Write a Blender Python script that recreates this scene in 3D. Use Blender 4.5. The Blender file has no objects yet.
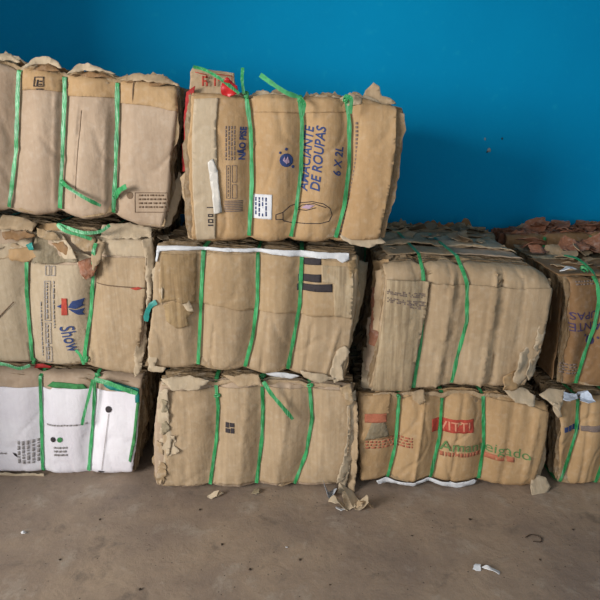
import bpy, bmesh, math, random
from mathutils import Vector, noise, geometry, Matrix

SC = bpy.context.scene
COL = SC.collection
H, PITCH, FPX = 1.55, math.radians(17.0), 560.0
CP, SP = math.cos(PITCH), math.sin(PITCH)

# ------------------------------------------------------------------ camera
cam = bpy.data.cameras.new('camera'); cam.sensor_width = 36; cam.lens = FPX / 600 * 36
cam.clip_start = .02
co = bpy.data.objects.new('camera', cam); COL.objects.link(co)
co.location = (0, 0, H); co.rotation_euler = (math.pi / 2 - PITCH, 0, 0)
SC.camera = co

def W(px, py, Y):
    """point of the plane at distance Y that the photo shows at px, py -> (x, z)"""
    u, v = (px - 300) / FPX, (300 - py) / FPX
    t = Y / (CP + v * SP)
    return u * t, H + t * (v * CP - SP)

def G(px, py, z=0.0):
    """point of a level plane at height z -> (x, y)"""
    u, v = (px - 300) / FPX, (300 - py) / FPX
    t = (z - H) / (v * CP - SP)
    return u * t, t * (CP + v * SP)

def lin(r, g, b):
    f = lambda c: (c / 255 / 12.92) if c <= 10 else ((c / 255 + .055) / 1.055) ** 2.4
    return (f(r), f(g), f(b), 1)

def nz(*a):
    return noise.noise(Vector(a))

def interp(pts, q):
    if q <= pts[0][0]: return pts[0][1]
    for (a, b), (c, d) in zip(pts, pts[1:]):
        if q <= c:
            return b + (d - b) * (q - a) / max(1e-9, c - a)
    return pts[-1][1]

# ------------------------------------------------------------------ materials
def new_mat(name):
    m = bpy.data.materials.new(name); m.use_nodes = True
    nt = m.node_tree; b = nt.nodes['Principled BSDF']
    return m, nt, b

def N(nt, t, **kw):
    n = nt.nodes.new(t)
    for k, v in kw.items():
        if k in n.inputs: n.inputs[k].default_value = v
        else: setattr(n, k, v)
    return n

def mixc(nt, fac, a, b, mode='MIX'):
    n = nt.nodes.new('ShaderNodeMix'); n.data_type = 'RGBA'; n.blend_type = mode
    for s, v in ((n.inputs[0], fac), (n.inputs[6], a), (n.inputs[7], b)):
        if hasattr(v, 'is_linked'): nt.links.new(v, s)
        elif isinstance(v, (int, float)): s.default_value = v
        else: s.default_value = v
    return n.outputs[2]

def ramp(nt, src, p0, p1):
    r = nt.nodes.new('ShaderNodeMapRange'); r.inputs[1].default_value = p0; r.inputs[2].default_value = p1
    nt.links.new(src, r.inputs[0]); return r.outputs[0]

def cardboard(name, c0, c1, corr=.25, bump=.24, rough=.8, blotch=.5):
    c0, c1 = [(c[0] * .80, c[1] * .84, c[2] * .86, 1) for c in (c0, c1)]
    m, nt, b = new_mat(name)
    L = nt.links.new
    geo = N(nt, 'ShaderNodeNewGeometry')
    at = N(nt, 'ShaderNodeAttribute', attribute_name='tint')
    n1 = N(nt, 'ShaderNodeTexNoise', Scale=5.0, Detail=5.0, Roughness=.6); L(geo.outputs['Position'], n1.inputs['Vector'])
    n2 = N(nt, 'ShaderNodeTexNoise', Scale=46.0, Detail=4.0); L(geo.outputs['Position'], n2.inputs['Vector'])
    c = mixc(nt, ramp(nt, n1.outputs[0], .35, .68), c0, c1)
    c = mixc(nt, at.outputs['Fac'], c, tuple(x * .52 for x in c1[:3]) + (1,))
    hi = mixc(nt, .5, c, (1, .97, .9, 1)); lo = mixc(nt, .5, c, (0.10, .065, .035, 1))
    f2 = ramp(nt, n2.outputs[0], .5, .85)
    m1 = nt.nodes.new('ShaderNodeMath'); m1.operation = 'MULTIPLY'; m1.inputs[1].default_value = .35 * blotch; L(f2, m1.inputs[0])
    c = mixc(nt, m1.outputs[0], c, hi)
    f3 = ramp(nt, n2.outputs[0], .42, .2)
    m2 = nt.nodes.new('ShaderNodeMath'); m2.operation = 'MULTIPLY'; m2.inputs[1].default_value = .4 * blotch; L(f3, m2.inputs[0])
    c = mixc(nt, m2.outputs[0], c, lo)
    # flutes of the corrugated board: narrow upright lines
    sep = N(nt, 'ShaderNodeMapping'); sep.inputs['Scale'].default_value = (1, .25, .06)
    L(geo.outputs['Position'], sep.inputs['Vector'])
    n3 = N(nt, 'ShaderNodeTexNoise', Scale=75.0, Detail=2.0); L(sep.outputs[0], n3.inputs['Vector'])
    m3 = nt.nodes.new('ShaderNodeMath'); m3.operation = 'MULTIPLY'; m3.inputs[1].default_value = corr
    L(ramp(nt, n3.outputs[0], .42, .66), m3.inputs[0])
    c = mixc(nt, m3.outputs[0], c, tuple(x * .62 for x in c1[:3]) + (1,))
    L(c, b.inputs['Base Color'])
    b.inputs['Roughness'].default_value = rough
    b.inputs['Specular IOR Level'].default_value = .3
    bm1 = N(nt, 'ShaderNodeBump', Strength=bump, Distance=.004); L(n3.outputs[0], bm1.inputs['Height'])
    bm2 = N(nt, 'ShaderNodeBump', Strength=bump, Distance=.009); L(n2.outputs[0], bm2.inputs['Height']); L(bm1.outputs[0], bm2.inputs['Normal'])
    n4 = N(nt, 'ShaderNodeTexNoise', Scale=14.0, Detail=3.0, Distortion=.6); L(geo.outputs['Position'], n4.inputs['Vector'])
    bm3 = N(nt, 'ShaderNodeBump', Strength=bump, Distance=.014); L(n4.outputs[0], bm3.inputs['Height']); L(bm2.outputs[0], bm3.inputs['Normal'])
    L(bm3.outputs[0], b.inputs['Normal'])
    return m

def plain(name, c, rough=.6, spec=.4, var=.25, scale=30, transmission=0, alpha=1, sheen=0):
    m, nt, b = new_mat(name); L = nt.links.new
    geo = N(nt, 'ShaderNodeNewGeometry')
    n1 = N(nt, 'ShaderNodeTexNoise', Scale=float(scale), Detail=4.0); L(geo.outputs['Position'], n1.inputs['Vector'])
    dark = tuple(x * (1 - var) for x in c[:3]) + (1,)
    L(mixc(nt, ramp(nt, n1.outputs[0], .35, .7), c, dark), b.inputs['Base Color'])
    b.inputs['Roughness'].default_value = rough; b.inputs['Specular IOR Level'].default_value = spec
    b.inputs['Transmission Weight'].default_value = transmission; b.inputs['Alpha'].default_value = alpha
    bp = N(nt, 'ShaderNodeBump', Strength=.2, Distance=.004); L(n1.outputs[0], bp.inputs['Height']); L(bp.outputs[0], b.inputs['Normal'])
    return m

TAN = cardboard('kraft_board', lin(194, 164, 130), lin(177, 147, 113))
TAN2 = cardboard('pale_kraft_board', lin(204, 180, 150), lin(190, 165, 135), corr=.2)
PINK = cardboard('pinkish_kraft_board', lin(196, 168, 142), lin(181, 152, 126), corr=.12)
WARM = cardboard('warm_kraft_board', lin(200, 161, 117), lin(184, 145, 102), corr=.15)
MID = cardboard('mid_kraft_board', lin(192, 160, 122), lin(176, 144, 107), corr=.2)
BROWN = cardboard('brown_kraft_board', lin(156, 118, 80), lin(136, 100, 66), corr=.15)
FLUTE = cardboard('fluted_board', lin(184, 152, 110), lin(160, 128, 90), corr=.55, bump=.3)
FLUTE2 = cardboard('pale_fluted_board', lin(196, 170, 136), lin(180, 152, 118), corr=.75, bump=.3)
DULL = cardboard('dusty_board', lin(166, 148, 120), lin(138, 120, 94), corr=.2, bump=.6)
EDGE = cardboard('layered_board', lin(182, 152, 116), lin(150, 120, 86), corr=.1, bump=.6, blotch=1)
RUSTY = cardboard('reddish_board', lin(170, 112, 84), lin(140, 92, 66), corr=.1, bump=.6, blotch=1)
WHITE = cardboard('white_lined_board', lin(250, 240, 242), lin(238, 226, 230), corr=.06, bump=.22, blotch=.25)
OFFW = plain('white_paper', lin(212, 212, 214), .6, .3, .12, 40)
def strapmat(name, c0, c1):
    m, nt, b = new_mat(name); L = nt.links.new
    geo = N(nt, 'ShaderNodeNewGeometry')
    n1 = N(nt, 'ShaderNodeTexNoise', Scale=9.0, Detail=3.0, Roughness=.7); L(geo.outputs['Position'], n1.inputs['Vector'])
    n2 = N(nt, 'ShaderNodeTexNoise', Scale=240.0, Detail=2.0)
    mp = N(nt, 'ShaderNodeMapping'); mp.inputs['Scale'].default_value = (1, 1, .06); L(geo.outputs['Position'], mp.inputs['Vector']); L(mp.outputs[0], n2.inputs['Vector'])
    c = mixc(nt, ramp(nt, n1.outputs[0], .4, .66), c0, c1)
    c = mixc(nt, ramp(nt, n2.outputs[0], .5, 1.0), c, lin(150, 215, 170))  # sparse pale streaks: highlights painted into the strap colour
    L(c, b.inputs['Base Color']); b.inputs['Roughness'].default_value = .34
    bp = N(nt, 'ShaderNodeBump', Strength=.5, Distance=.003); L(n2.outputs[0], bp.inputs['Height'])
    bp2 = N(nt, 'ShaderNodeBump', Strength=.6, Distance=.01); L(n1.outputs[0], bp2.inputs['Height']); L(bp.outputs[0], bp2.inputs['Normal'])
    L(bp2.outputs[0], b.inputs['Normal']); return m
GREEN = strapmat('green_plastic_strap', lin(22, 112, 56), lin(64, 168, 100))
GREEN2 = plain('pale_green_strap', lin(90, 190, 120), .3, .5, .3, 60)
FADEGRN = plain('faded_green_ink', lin(100, 134, 82), .8, .2, .35, 140)
GRNINK = plain('green_ink', lin(72, 140, 84), .8, .2, .3, 90)
BLUEINK = plain('blue_ink', lin(60, 76, 122), .75, .2, .25, 120)
FAINT = plain('faint_ink', lin(160, 154, 152), .8, .2, .2, 160)
BROWNINK = plain('brown_ink', lin(118, 96, 76), .8, .2, .25, 120)
GREYINK = plain('grey_ink', lin(128, 112, 104), .8, .2, .2, 160)
BLACKINK = plain('black_ink', lin(62, 56, 58), .8, .2, .25, 100)
REDINK = plain('red_ink', lin(178, 74, 60), .8, .2, .25, 90)
PALERED = plain('faded_red_ink', lin(178, 108, 82), .8, .2, .2, 120)
PINKINK = plain('pink_ink', lin(176, 150, 170), .8, .2, .2, 120)
PALEINK = plain('pale_lettering', lin(206, 140, 112), .8, .2, .2, 120)
REDP = plain('red_plastic', lin(190, 30, 36), .35, .5, .3, 50)
REDC = plain('red_printed_board', lin(170, 44, 42), .7, .3, .4, 60)
TEAL = plain('teal_plastic', lin(20, 130, 120), .4, .5, .3, 60)
FILM = plain('clear_film', lin(200, 206, 214), .2, .6, .25, 90, transmission=.12)
DIMINK = plain('dim_purple_ink', lin(72, 62, 96), .8, .2, .3, 120)
FOIL = plain('bluish_white_film', lin(206, 216, 232), .25, .6, .3, 70)
TAPE = plain('whitish_tape', lin(206, 200, 190), .35, .5, .1, 60)

# ------------------------------------------------------------------ mesh makers
def mk(name, vs, fs, mat, parent=None, smooth=True, tint=None, org=None, label=None):
    if org is None: org = Vector(parent['_org']) if parent is not None else Vector((0, 0, 0))
    me = bpy.data.meshes.new(name)
    me.from_pydata([tuple(Vector(v) - org) for v in vs], [], fs)
    me.materials.append(mat)
    if smooth:
        me.polygons.foreach_set('use_smooth', [True] * len(me.polygons))
    if tint is not None:
        a = me.attributes.new('tint', 'FLOAT', 'POINT')
        a.data.foreach_set('value', tint)
    me.update()
    bm = bmesh.new(); bm.from_mesh(me); bmesh.ops.recalc_face_normals(bm, faces=bm.faces); bm.to_mesh(me); bm.free()
    o = bpy.data.objects.new(name, me); COL.objects.link(o)
    if parent is not None:
        o.parent = parent; o['_org'] = tuple(org)
    if label: o['label'] = label
    return o

def sheet_geo(poly, mapfn, thick, rag=0.0, h=.014, seed=0, vs=None, fs=None):
    """a sheet with outline poly (2-D), mapped to space by mapfn(a, b) and given thickness thick (vector)"""
    rng = random.Random(seed)
    out = []
    n = len(poly)
    for i in range(n):
        a, b = Vector(poly[i]), Vector(poly[(i + 1) % n])
        d = b - a; L = d.length
        k = max(1, int(L / (h * .7)))
        nrm = Vector((-d.y, d.x)) / max(L, 1e-9)
        for j in range(k):
            p = a + d * (j / k)
            if rag and j:
                p = p + nrm * rag * (1.3 * nz(p.x * 38, p.y * 38, seed + 3.1) + rng.uniform(-.35, .35))
            out.append(p)
    xs = [p.x for p in out]; ys = [p.y for p in out]
    def inside(q):
        c = False; j = len(out) - 1
        for i in range(len(out)):
            if (out[i].y > q.y) != (out[j].y > q.y) and q.x < (out[j].x - out[i].x) * (q.y - out[i].y) / (out[j].y - out[i].y) + out[i].x:
                c = not c
            j = i
        return c
    pts = list(out)
    y = min(ys) + h / 2
    while y < max(ys):
        x = min(xs) + h / 2
        while x < max(xs):
            q = Vector((x + rng.uniform(-.2, .2) * h, y + rng.uniform(-.2, .2) * h))
            if inside(q): pts.append(q)
            x += h
        y += h
    m = len(out)
    V, E, F, *_ = geometry.delaunay_2d_cdt(pts, [(i, (i + 1) % m) for i in range(m)], [], 1, 1e-5)
    base = len(vs) if vs is not None else 0
    if vs is None: vs, fs = [], []
    T = Vector(thick)
    top = [Vector(mapfn(p.x, p.y)) for p in V]
    vs += top; vs += [p + T for p in top]
    k = len(V); cnt = {}
    for f in F:
        fs.append([base + i for i in f]); fs.append([base + k + i for i in reversed(f)])
        for a, b in zip(f, list(f[1:]) + [f[0]]):
            cnt.setdefault((min(a, b), max(a, b)), []).append((a, b))
    for e, l in cnt.items():
        if len(l) == 1:
            a, b = l[0]; fs.append([base + b, base + a, base + k + a, base + k + b])
    return vs, fs

def ribbon_geo(pts, nrms, w, t=.0010, vs=None, fs=None, closed=False, seed=0, wob=.16):
    if vs is None: vs, fs = [], []
    base = len(vs); n = len(pts)
    for i, p in enumerate(pts):
        a = pts[(i - 1) % n] if closed or i else pts[0]
        b = pts[(i + 1) % n] if closed or i < n - 1 else pts[-1]
        tg = (b - a).normalized() if (b - a).length > 1e-9 else Vector((0, 0, 1))
        nr = nrms[i].normalized(); wd = tg.cross(nr)
        wd = wd.normalized() if wd.length > 1e-6 else Vector((1, 0, 0))
        nr = wd.cross(tg)
        if nr.dot(nrms[i]) < 0: nr = -nr
        ww = w * .5 * (1 + wob * nz(i * .23, seed * 1.7, 5.0) * 2)
        k_ = w * .2
        vs += [p - wd * ww, p + wd * ww, p + wd * ww + nr * t, p + wd * k_ + nr * t * 1.35, p - wd * ww + nr * t]
    m = n if closed else n - 1
    for i in range(m):
        A, B = base + i * 5, base + ((i + 1) % n) * 5
        for q in range(5):
            r = (q + 1) % 5
            fs.append([A + q, A + r, B + r, B + q])
    if not closed:
        fs.append([base + q for q in range(5)]); fs.append([base + (n - 1) * 5 + q for q in reversed(range(5))])
    return vs, fs

def smooth_path(pts, k=8):
    """Catmull-Rom through pts"""
    P = [Vector(p) for p in pts]; P = [P[0] * 2 - P[1]] + P + [P[-1] * 2 - P[-2]]
    out = []
    for i in range(1, len(P) - 2):
        for j in range(k):
            t = j / k; a, b, c, d = P[i - 1:i + 3]
            out.append(.5 * ((2 * b) + (c - a) * t + (2 * a - 5 * b + 4 * c - d) * t * t + (3 * b - a - 3 * c + d) * t ** 3))
    out.append(P[-2]); return out

def crumple_geo(vs, fs, c, size, rng, rot, fold=.35, h=.016, thick=.003, tint=None, aspect=1.0):
    """a torn creased piece of board around c; rot = 3x3 orientation"""
    k = rng.randint(5, 8); poly = []
    a0 = rng.uniform(0, 6.28)
    for i in range(k):
        a = a0 + i / k * 6.283 + rng.uniform(-.25, .25); r = size * rng.uniform(.55, 1) * .5
        poly.append((math.cos(a) * r * aspect, math.sin(a) * r / aspect))
    folds = []
    for _ in range(rng.randint(2, 4)):
        a = rng.uniform(0, 3.14); folds.append((math.cos(a), math.sin(a), rng.uniform(-.3, .3) * size, rng.uniform(-1, 1) * fold))
    sd = rng.random() * 50
    def mf(a, b):
        z = sum(abs(a * ca + b * sa - d) * s for ca, sa, d, s in folds) + .35 * size * fold * nz(a * 14, b * 14, sd)
        return c + rot @ Vector((a, b, z))
    n0 = len(vs)
    sheet_geo(poly, mf, rot @ Vector((0, 0, thick)), rag=size * .05, h=max(h, size / 9), seed=int(sd * 100), vs=vs, fs=fs)
    if tint is not None:
        tv = rng.uniform(0, .8); tint += [tv] * (len(vs) - n0)

# ------------------------------------------------------------------ a bale
class Bale:
    def __init__(s, D, top, bottom, left, right, straps, label, depth=.6, seed=1, zmin=None, rt=.03, rb=.03, rs=.012,
                 bulge=.028, creases=(), mat=TAN, layer=EDGE, panel_in=(0, 0, 0, 0), jit=.012, panel=True, vis_back=False, ztop=None, flat=1.0, stop=.006):
        s.stop = stop; bulge *= 1.12; creases = [(p, q, r_ * 1.9, w_ * .8) for p, q, r_, w_ in creases]
        s.D, s.depth, s.seed, s.rt, s.rb, s.rs, s.bulge, s.flat = D, depth, seed, rt, rb, rs, bulge, flat
        U = lambda l: [W(a, b, D) for a, b in l]
        s.T = sorted(U(top)); s.B = sorted(U(bottom))
        s.L = sorted((z, x) for x, z in U(left)); s.R = sorted((z, x) for x, z in U(right))
        if zmin is not None: s.B = [(x, max(z, zmin)) for x, z in s.B]
        if ztop is not None: s.T = [(x, min(z, ztop)) for x, z in s.T]
        s.S = [sorted((z, x) for x, z in U(st)) for st in straps]
        s.cr = []
        for a, b, amp, w in creases:
            xa, za = W(*a, D); xb, zb = W(*b, D); s.cr.append((xa, za, xb, zb, amp, w))
        xs = [p[0] for p in s.T]; s.xc = (min(xs) + max(xs)) / 2
        s.z0 = min(p[1] for p in s.B)
        s.x0, s.x1 = min(p[1] for p in s.L), max(p[1] for p in s.R)
        e = bpy.data.objects.new('cardboard_bale', None); COL.objects.link(e)
        e.empty_display_size = .1
        e.location = (s.xc, D + depth / 2, s.z0); e['_org'] = tuple(e.location)
        e['label'] = label; e['category'] = 'bale'; e['group'] = 'strapped cardboard bales stacked against the blue wall'
        s.e = e
        s.rng = random.Random(seed)
        s.tops = [interp(st, 99) for st in s.S]; s.bots = [interp(st, -99) for st in s.S]
        s.layers(layer, jit)
        if panel: s.front(mat, panel_in)
        s.straps = []
        for i in range(len(s.S)): s.strap(i)
        print(label[:40], 'z', round(s.z0, 3), round(max(p[1] for p in s.T), 3), 'x', round(s.x0, 3), round(s.x1, 3))
    # edges of the outline
    def zt(s, x, n=0): return interp(s.T, x) - .012 * sum(math.exp(-((x - q) / .022) ** 2) for q in s.tops)
    def zb(s, x, n=0): return interp(s.B, x) + .012 * sum(math.exp(-((x - q) / .022) ** 2) for q in s.bots)
    def patch(s, u, v, ins=0.0, it=0.0, ib=0.0, sd=0, jit=0.0):
        x, z = (s.x0 + s.x1) / 2, (s.z0 + s.T[0][1]) / 2
        for _ in range(4):
            jl = jit * (nz(z * 9, sd, 1.5) * 1.6 + .5 * nz(z * 50, sd, 2.5)) - jit * .4; jr = jit * (nz(z * 9, sd, 7.5) * 1.6 + .5 * nz(z * 50, sd, 8.5)) - jit * .4
            jt = jit * min(0, nz(x * 9, sd, 3.5) * 1.4 + .5 * nz(x * 45, sd, 4.5) - .2); jb = jit * .6 * max(0, nz(x * 9, sd, 5.5) + .2)
            xl, xr = interp(s.L, z) + ins - jl, interp(s.R, z) - ins + jr
            x = xl + (xr - xl) * u
            zb, zt = s.zb(x) + ib + ins + jb, s.zt(x) - it - ins + jt
            z = zb + (zt - zb) * v
        return x, z
    def F(s, x, z, edge=True):
        """depth of the front face"""
        y = s.D
        z0, z1 = interp(s.B, x), interp(s.T, x); hgt = max(.05, z1 - z0); v = min(1, max(0, (z - z0) / hgt))
        b = 1.0
        for st in s.S:
            d = (x - interp(st, z)) / .045
            b *= 1 - math.exp(-d * d)
        y -= s.bulge * (b ** .8) * (.35 + .65 * math.sin(math.pi * min(1, max(0, v))) ** .5)
        sd = s.seed * 3.7
        y += s.flat * (.008 * nz(x * 4.5, sd, z * 2.5) + .003 * nz(x * 16, sd + 9, z * 4) + .0009 * nz(x * 40, sd + 5, z * 12))
        r = noise.noise(Vector((x * 7 + sd, sd, z * 4))); y += s.flat * .0045 * (1 - min(1, abs(r) * 12))
        for xa, za, xb, zb, amp, w in s.cr:
            dx, dz = xb - xa, zb - za; L = math.hypot(dx, dz)
            t = ((x - xa) * dx + (z - za) * dz) / (L * L); q = ((x - xa) * dz - (z - za) * dx) / L
            k = max(0, 1 - max(0, -t, t - 1) * 6)
            y += k * amp * math.exp(-abs(q) / w)
        if edge:
            for d, r in ((z1 - z, s.rt), (z - z0, s.rb), (x - interp(s.L, z), s.rs), (interp(s.R, z) - x, s.rs)):
                if d < r and r > 0:
                    q = min(1, max(0, (r - d) / r)); y += r * (1 - math.sqrt(max(0, 1 - q * q)))
        return y
    def layers(s, mat, jit):
        vs, fs, tint = [], [], []
        nx, nzz = 36, 24
        per = [(i / nx, 0) for i in range(nx)] + [(1, i / nzz) for i in range(nzz)] + [(1 - i / nx, 1) for i in range(nx)] + [(0, 1 - i / nzz) for i in range(nzz)]
        P = len(per); y = .012; k = 0
        while y < s.depth - .01:
            th = s.rng.uniform(.004, .006) if y < .09 else s.rng.uniform(.009, .016)
            def rnd(r): 
                return r * (1 - math.sqrt(max(0, 1 - ((r - y) / r) ** 2))) if y < r else 0
            yb = s.depth - y
            bk = .03 * (1 - math.sqrt(max(0, 1 - ((.03 - yb) / .03) ** 2))) if yb < .03 else 0
            it, ib = rnd(s.rt) + bk + (.007 if y < s.rt * 1.3 else 0), rnd(s.rb) + bk + (.006 if y < s.rb * 1.3 else 0); sd = s.seed * 13 + k * 1.37
            xin = s.rng.uniform(0, .012) + bk; 
            base = len(vs); tv = max(0, s.rng.uniform(-.3, .8))
            fo = max(0, 1 - y / .2)
            for (u, v) in per:
                x, z = s.patch(u, v, 0, it, ib, sd, jit + xin * .4)
                x2, z2 = s.patch(u, v, .07, it, ib, sd, 0)
                oy = (s.F(x2, z2, False) - s.D) * fo + .006 * nz(x * 12, z * 12, sd) * (1 - fo) 
                vs += [Vector((x, s.D + y + oy, z)), Vector((x2, s.D + y + oy, z2)), Vector((x2, s.D + y + oy + th, z2)), Vector((x, s.D + y + oy + th, z))]
            tint += [tv] * (4 * P)
            for i in range(P):
                a, b = base + 4 * i, base + 4 * ((i + 1) % P)
                for q in range(4):
                    r = (q + 1) % 4; fs.append([a + q, a + r, b + r, b + q])
            y += th + s.rng.uniform(.0012, .004); k += 1
        # core that the sheets wrap
        base = len(vs)
        for yy in (s.D + .03, s.D + s.depth - .02):
            for (u, v) in per:
                x, z = s.patch(u, v, .035, .0, .0); vs.append(Vector((x, yy, z)))
        tint += [.6] * (2 * P)
        for i in range(P): fs.append([base + i, base + (i + 1) % P, base + P + (i + 1) % P, base + P + i])
        fs.append([base + i for i in range(P)]); fs.append([base + P + i for i in reversed(range(P))])
        s.body = mk('cardboard_layers', vs, fs, mat, s.e, smooth=False, tint=tint)
    def front(s, mat, pin):
        nx, nzz = 110, 80; vs, fs = [], []
        l, r, t, b = pin; tot = 0
        for sd in (0, 1):
            for j in range(nzz + 1):
                for i in range(nx + 1):
                    u, v = i / nx, j / nzz
                    x, z = s.patch(u, v, 0, 0, 0, s.seed * 5.1, .006)
                    x += l * (1 - u) - r * u; z += b * (1 - v) - t * v
                    y = s.F(x, z) + sd * .005
                    vs.append(Vector((x, y, z)))
        K = (nx + 1) * (nzz + 1)
        for j in range(nzz):
            for i in range(nx):
                a = j * (nx + 1) + i; q = [a, a + 1, a + nx + 2, a + nx + 1]
                fs.append(q); fs.append([K + e for e in reversed(q)])
        def rim(seq):
            for a, b_ in zip(seq, seq[1:]): fs.append([b_, a, K + a, K + b_])
        rim(list(range(nx + 1))); rim([nzz * (nx + 1) + i for i in range(nx, -1, -1)])
        rim([j * (nx + 1) + nx for j in range(nzz + 1)]); rim([j * (nx + 1) for j in range(nzz, -1, -1)])
        s.panel = mk('front_panel', vs, fs, mat, s.e)
    def strap(s, i, w=.0145):
        st = s.S[i]; pts, nr = [], []
        xt, xb = s.tops[i], s.bots[i]; zt, zb = s.zt(xt), s.zb(xb)
        n = 40
        for k in range(n + 1):
            z = zb + s.rb * .3 + (zt - s.rt * .3 - zb - s.rb * .3) * k / n
            x = interp(st, z); pts.append(Vector((x, s.F(x, z) - .0125, z))); nr.append(Vector((0, -1, 0)))
        for _ in range(3):
            ys = [q.y for q in pts]
            for k in range(1, len(pts) - 1): pts[k].y = min(ys[k], (ys[k - 1] + ys[k] * 2 + ys[k + 1]) / 4)
        y0, y1 = s.D + s.rt, s.D + s.depth - .02
        for k in range(9):
            f = k / 8; pts.append(Vector((xt, y0 + (y1 - y0) * f, zt + s.stop))); nr.append(Vector((0, 0, 1)))
        for k in range(7):
            f = k / 6; x = xt + (xb - xt) * f
            pts.append(Vector((x, s.D + s.depth + .004, zt - .03 + (zb + .03 - zt + .03) * f))); nr.append(Vector((0, 1, 0)))
        for k in range(7):
            f = k / 6; pts.append(Vector((xb, y1 + (s.D + s.rb - y1) * f, zb - .002))); nr.append(Vector((0, 0, -1)))
        pts = [Vector((p.x, p.y, max(.0025, p.z))) for p in pts]
        vs, fs = ribbon_geo(pts, nr, w, closed=True, seed=s.seed * 7 + i)
        o = mk('strap', vs, fs, GREEN, s.e, smooth=False)
        s.straps.append(o)
        return o
    # things on the front face ------------------------------------------------
    def sheet(s, name, px, mat, lift=.005, rag=.003, thick=.003, parent=None, h=.013, seed=0, label=None, bow=0.0, edge=True):
        poly = [W(a, b, s.D - .01) for a, b in px]
        cx = sum(p[0] for p in poly) / len(poly); hw = max(.001, max(abs(p[0] - cx) for p in poly))
        def mf(x, z):
            return (x, s.F(x, z, edge) - lift - bow * ((x - cx) / hw) ** 2 - abs(bow) * .6 * nz(x * 9, z * 9, seed + s.seed), z)
        vs, fs = sheet_geo(poly, mf, (0, thick, 0), rag, h, seed + s.seed)
        return mk(name, vs, fs, mat, parent or s.e, label=label)
    def flap(s, name, px, mat, off=.0, slope=(0, 0), wave=.008, rag=.004, thick=.004, h=.014, seed=0, parent=None, label=None, fold=None):
        """a piece that stands free of the face: its own plane at D+off, leaning by slope (dy/dx, dy/dz)"""
        poly = [W(a, b, s.D + off) for a, b in px]
        cx = sum(p[0] for p in poly) / len(poly); cz = sum(p[1] for p in poly) / len(poly)
        def mf(x, z):
            y = s.D + off + slope[0] * (x - cx) + slope[1] * (z - cz) + wave * (nz(x * 14, z * 14, seed + .3) + .5 * nz(x * 40, z * 40, seed + 2.3))
            y += wave * 1.2 * abs(nz(x * 7 + 5, z * 9, seed + 8.3))
            return (x, y, z)
        vs, fs = sheet_geo(poly, mf, (0, thick, 0), rag, h, seed)
        return mk(name, vs, fs, mat, parent or s.e, label=label)
    def marks(s, name, polys, mat, lift=.0012, parent=None, label=None, h=.014):
        vs, fs = [], []
        for px in polys:
            poly = [W(a, b, s.D - .012) for a, b in px]
            sheet_geo(poly, lambda x, z: (x, s.F(x, z) - lift, z), (0, .0006, 0), 0, h, 1, vs, fs)
        return mk(name, vs, fs, mat, parent or s.panel, label=label)
    def text(s, body, c, length, height, ang, mat, lift=.0014, bold=.0, shear=0, parent=None, label=None, name='printed_lettering', arc=0.0):
        """lettering printed on the face; box length x height px centred at c, turned by ang degrees"""
        cu = bpy.data.curves.new('lettering', 'FONT'); cu.body = body; cu.size = 1; cu.offset = bold; cu.shear = shear; cu.resolution_u = 3
        ob = bpy.data.objects.new('lettering', cu); COL.objects.link(ob)
        dg = bpy.context.evaluated_depsgraph_get()
        me = bpy.data.meshes.new_from_object(ob.evaluated_get(dg))
        bpy.data.objects.remove(ob); bpy.data.curves.remove(cu)
        bm = bmesh.new(); bm.from_mesh(me); bpy.data.meshes.remove(me)
        X = [v.co.x for v in bm.verts]; Y = [v.co.y for v in bm.verts]
        x0, x1, y0, y1 = min(X), max(X), min(Y), max(Y)
        ca, sa = math.cos(math.radians(ang)), math.sin(math.radians(ang))
        bmesh.ops.triangulate(bm, faces=bm.faces)
        vs = []
        for v in bm.verts:
            a = (v.co.x - (x0 + x1) / 2) / (x1 - x0) * length; b = (v.co.y - (y0 + y1) / 2) / (y1 - y0) * height
            b += -arc * (a / length * 2) ** 2
            px, py = c[0] + a * ca - b * sa, c[1] - (a * sa + b * ca)
            x, z = W(px, py, s.D - .012); vs.append(Vector((x, 0, z)))
        fs = [[v.index for v in f.verts] for f in bm.faces]; bm.free()
        bm = bmesh.new(); bv = [bm.verts.new(v) for v in vs]
        for f in fs:
            try: bm.faces.new([bv[i] for i in f])
            except ValueError: pass
        for _ in range(3):
            es = [e for e in bm.edges if e.calc_length() > .009]
            if not es: break
            bmesh.ops.subdivide_edges(bm, edges=es, cuts=1); bmesh.ops.triangulate(bm, faces=[f for f in bm.faces if len(f.verts) > 3])
        bm.verts.index_update()
        V = [Vector((v.co.x, s.F(v.co.x, v.co.z) - lift, v.co.z)) for v in bm.verts]
        Fc = [[v.index for v in f.verts] for f in bm.faces]; bm.free()
        return mk(name, V, Fc, mat, parent or s.panel, smooth=False, label=label)
    def tail(s, i, px, offs, w=.014, mat=None, name='strap_tail', nrm=(0, -1, .25), label=None, seed=0, onface=False):
        pts = []
        for (a, b), o in zip(px, offs):
            x, z = W(a, b, s.D - .02)
            pts.append(Vector((x, (s.F(x, z) - .01 if onface else s.D - .015) - o, z)))
        pts = smooth_path(pts); n = Vector(nrm)
        vs, fs = ribbon_geo(pts, [n] * len(pts), w, .0010, seed=seed)
        return mk(name, vs, fs, mat or GREEN, s.straps[i], smooth=False, label=label)
    def knot(s, i, px, r=.013, lift=.015, seed=0):
        x, z = W(*px, s.D - .02); y = s.F(x, z) - lift
        rng = random.Random(seed + s.seed); vs, fs = [], []
        for q in range(3):
            a0 = rng.uniform(0, 3.1); tl = rng.uniform(.3, 1.2); pts, nr = [], []
            for k in range(14):
                a = k / 13 * 5.6
                d = Vector((math.cos(a), 0, math.sin(a) * .6)); m = Matrix.Rotation(a0, 3, 'Y') @ Matrix.Rotation(tl, 3, 'X')
                p = m @ d; pts.append(Vector((x, y, z)) + p * r * (1 - .2 * q)); nr.append(p)
            ribbon_geo(pts, nr, .009, .0014, vs, fs, seed=q)
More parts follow.
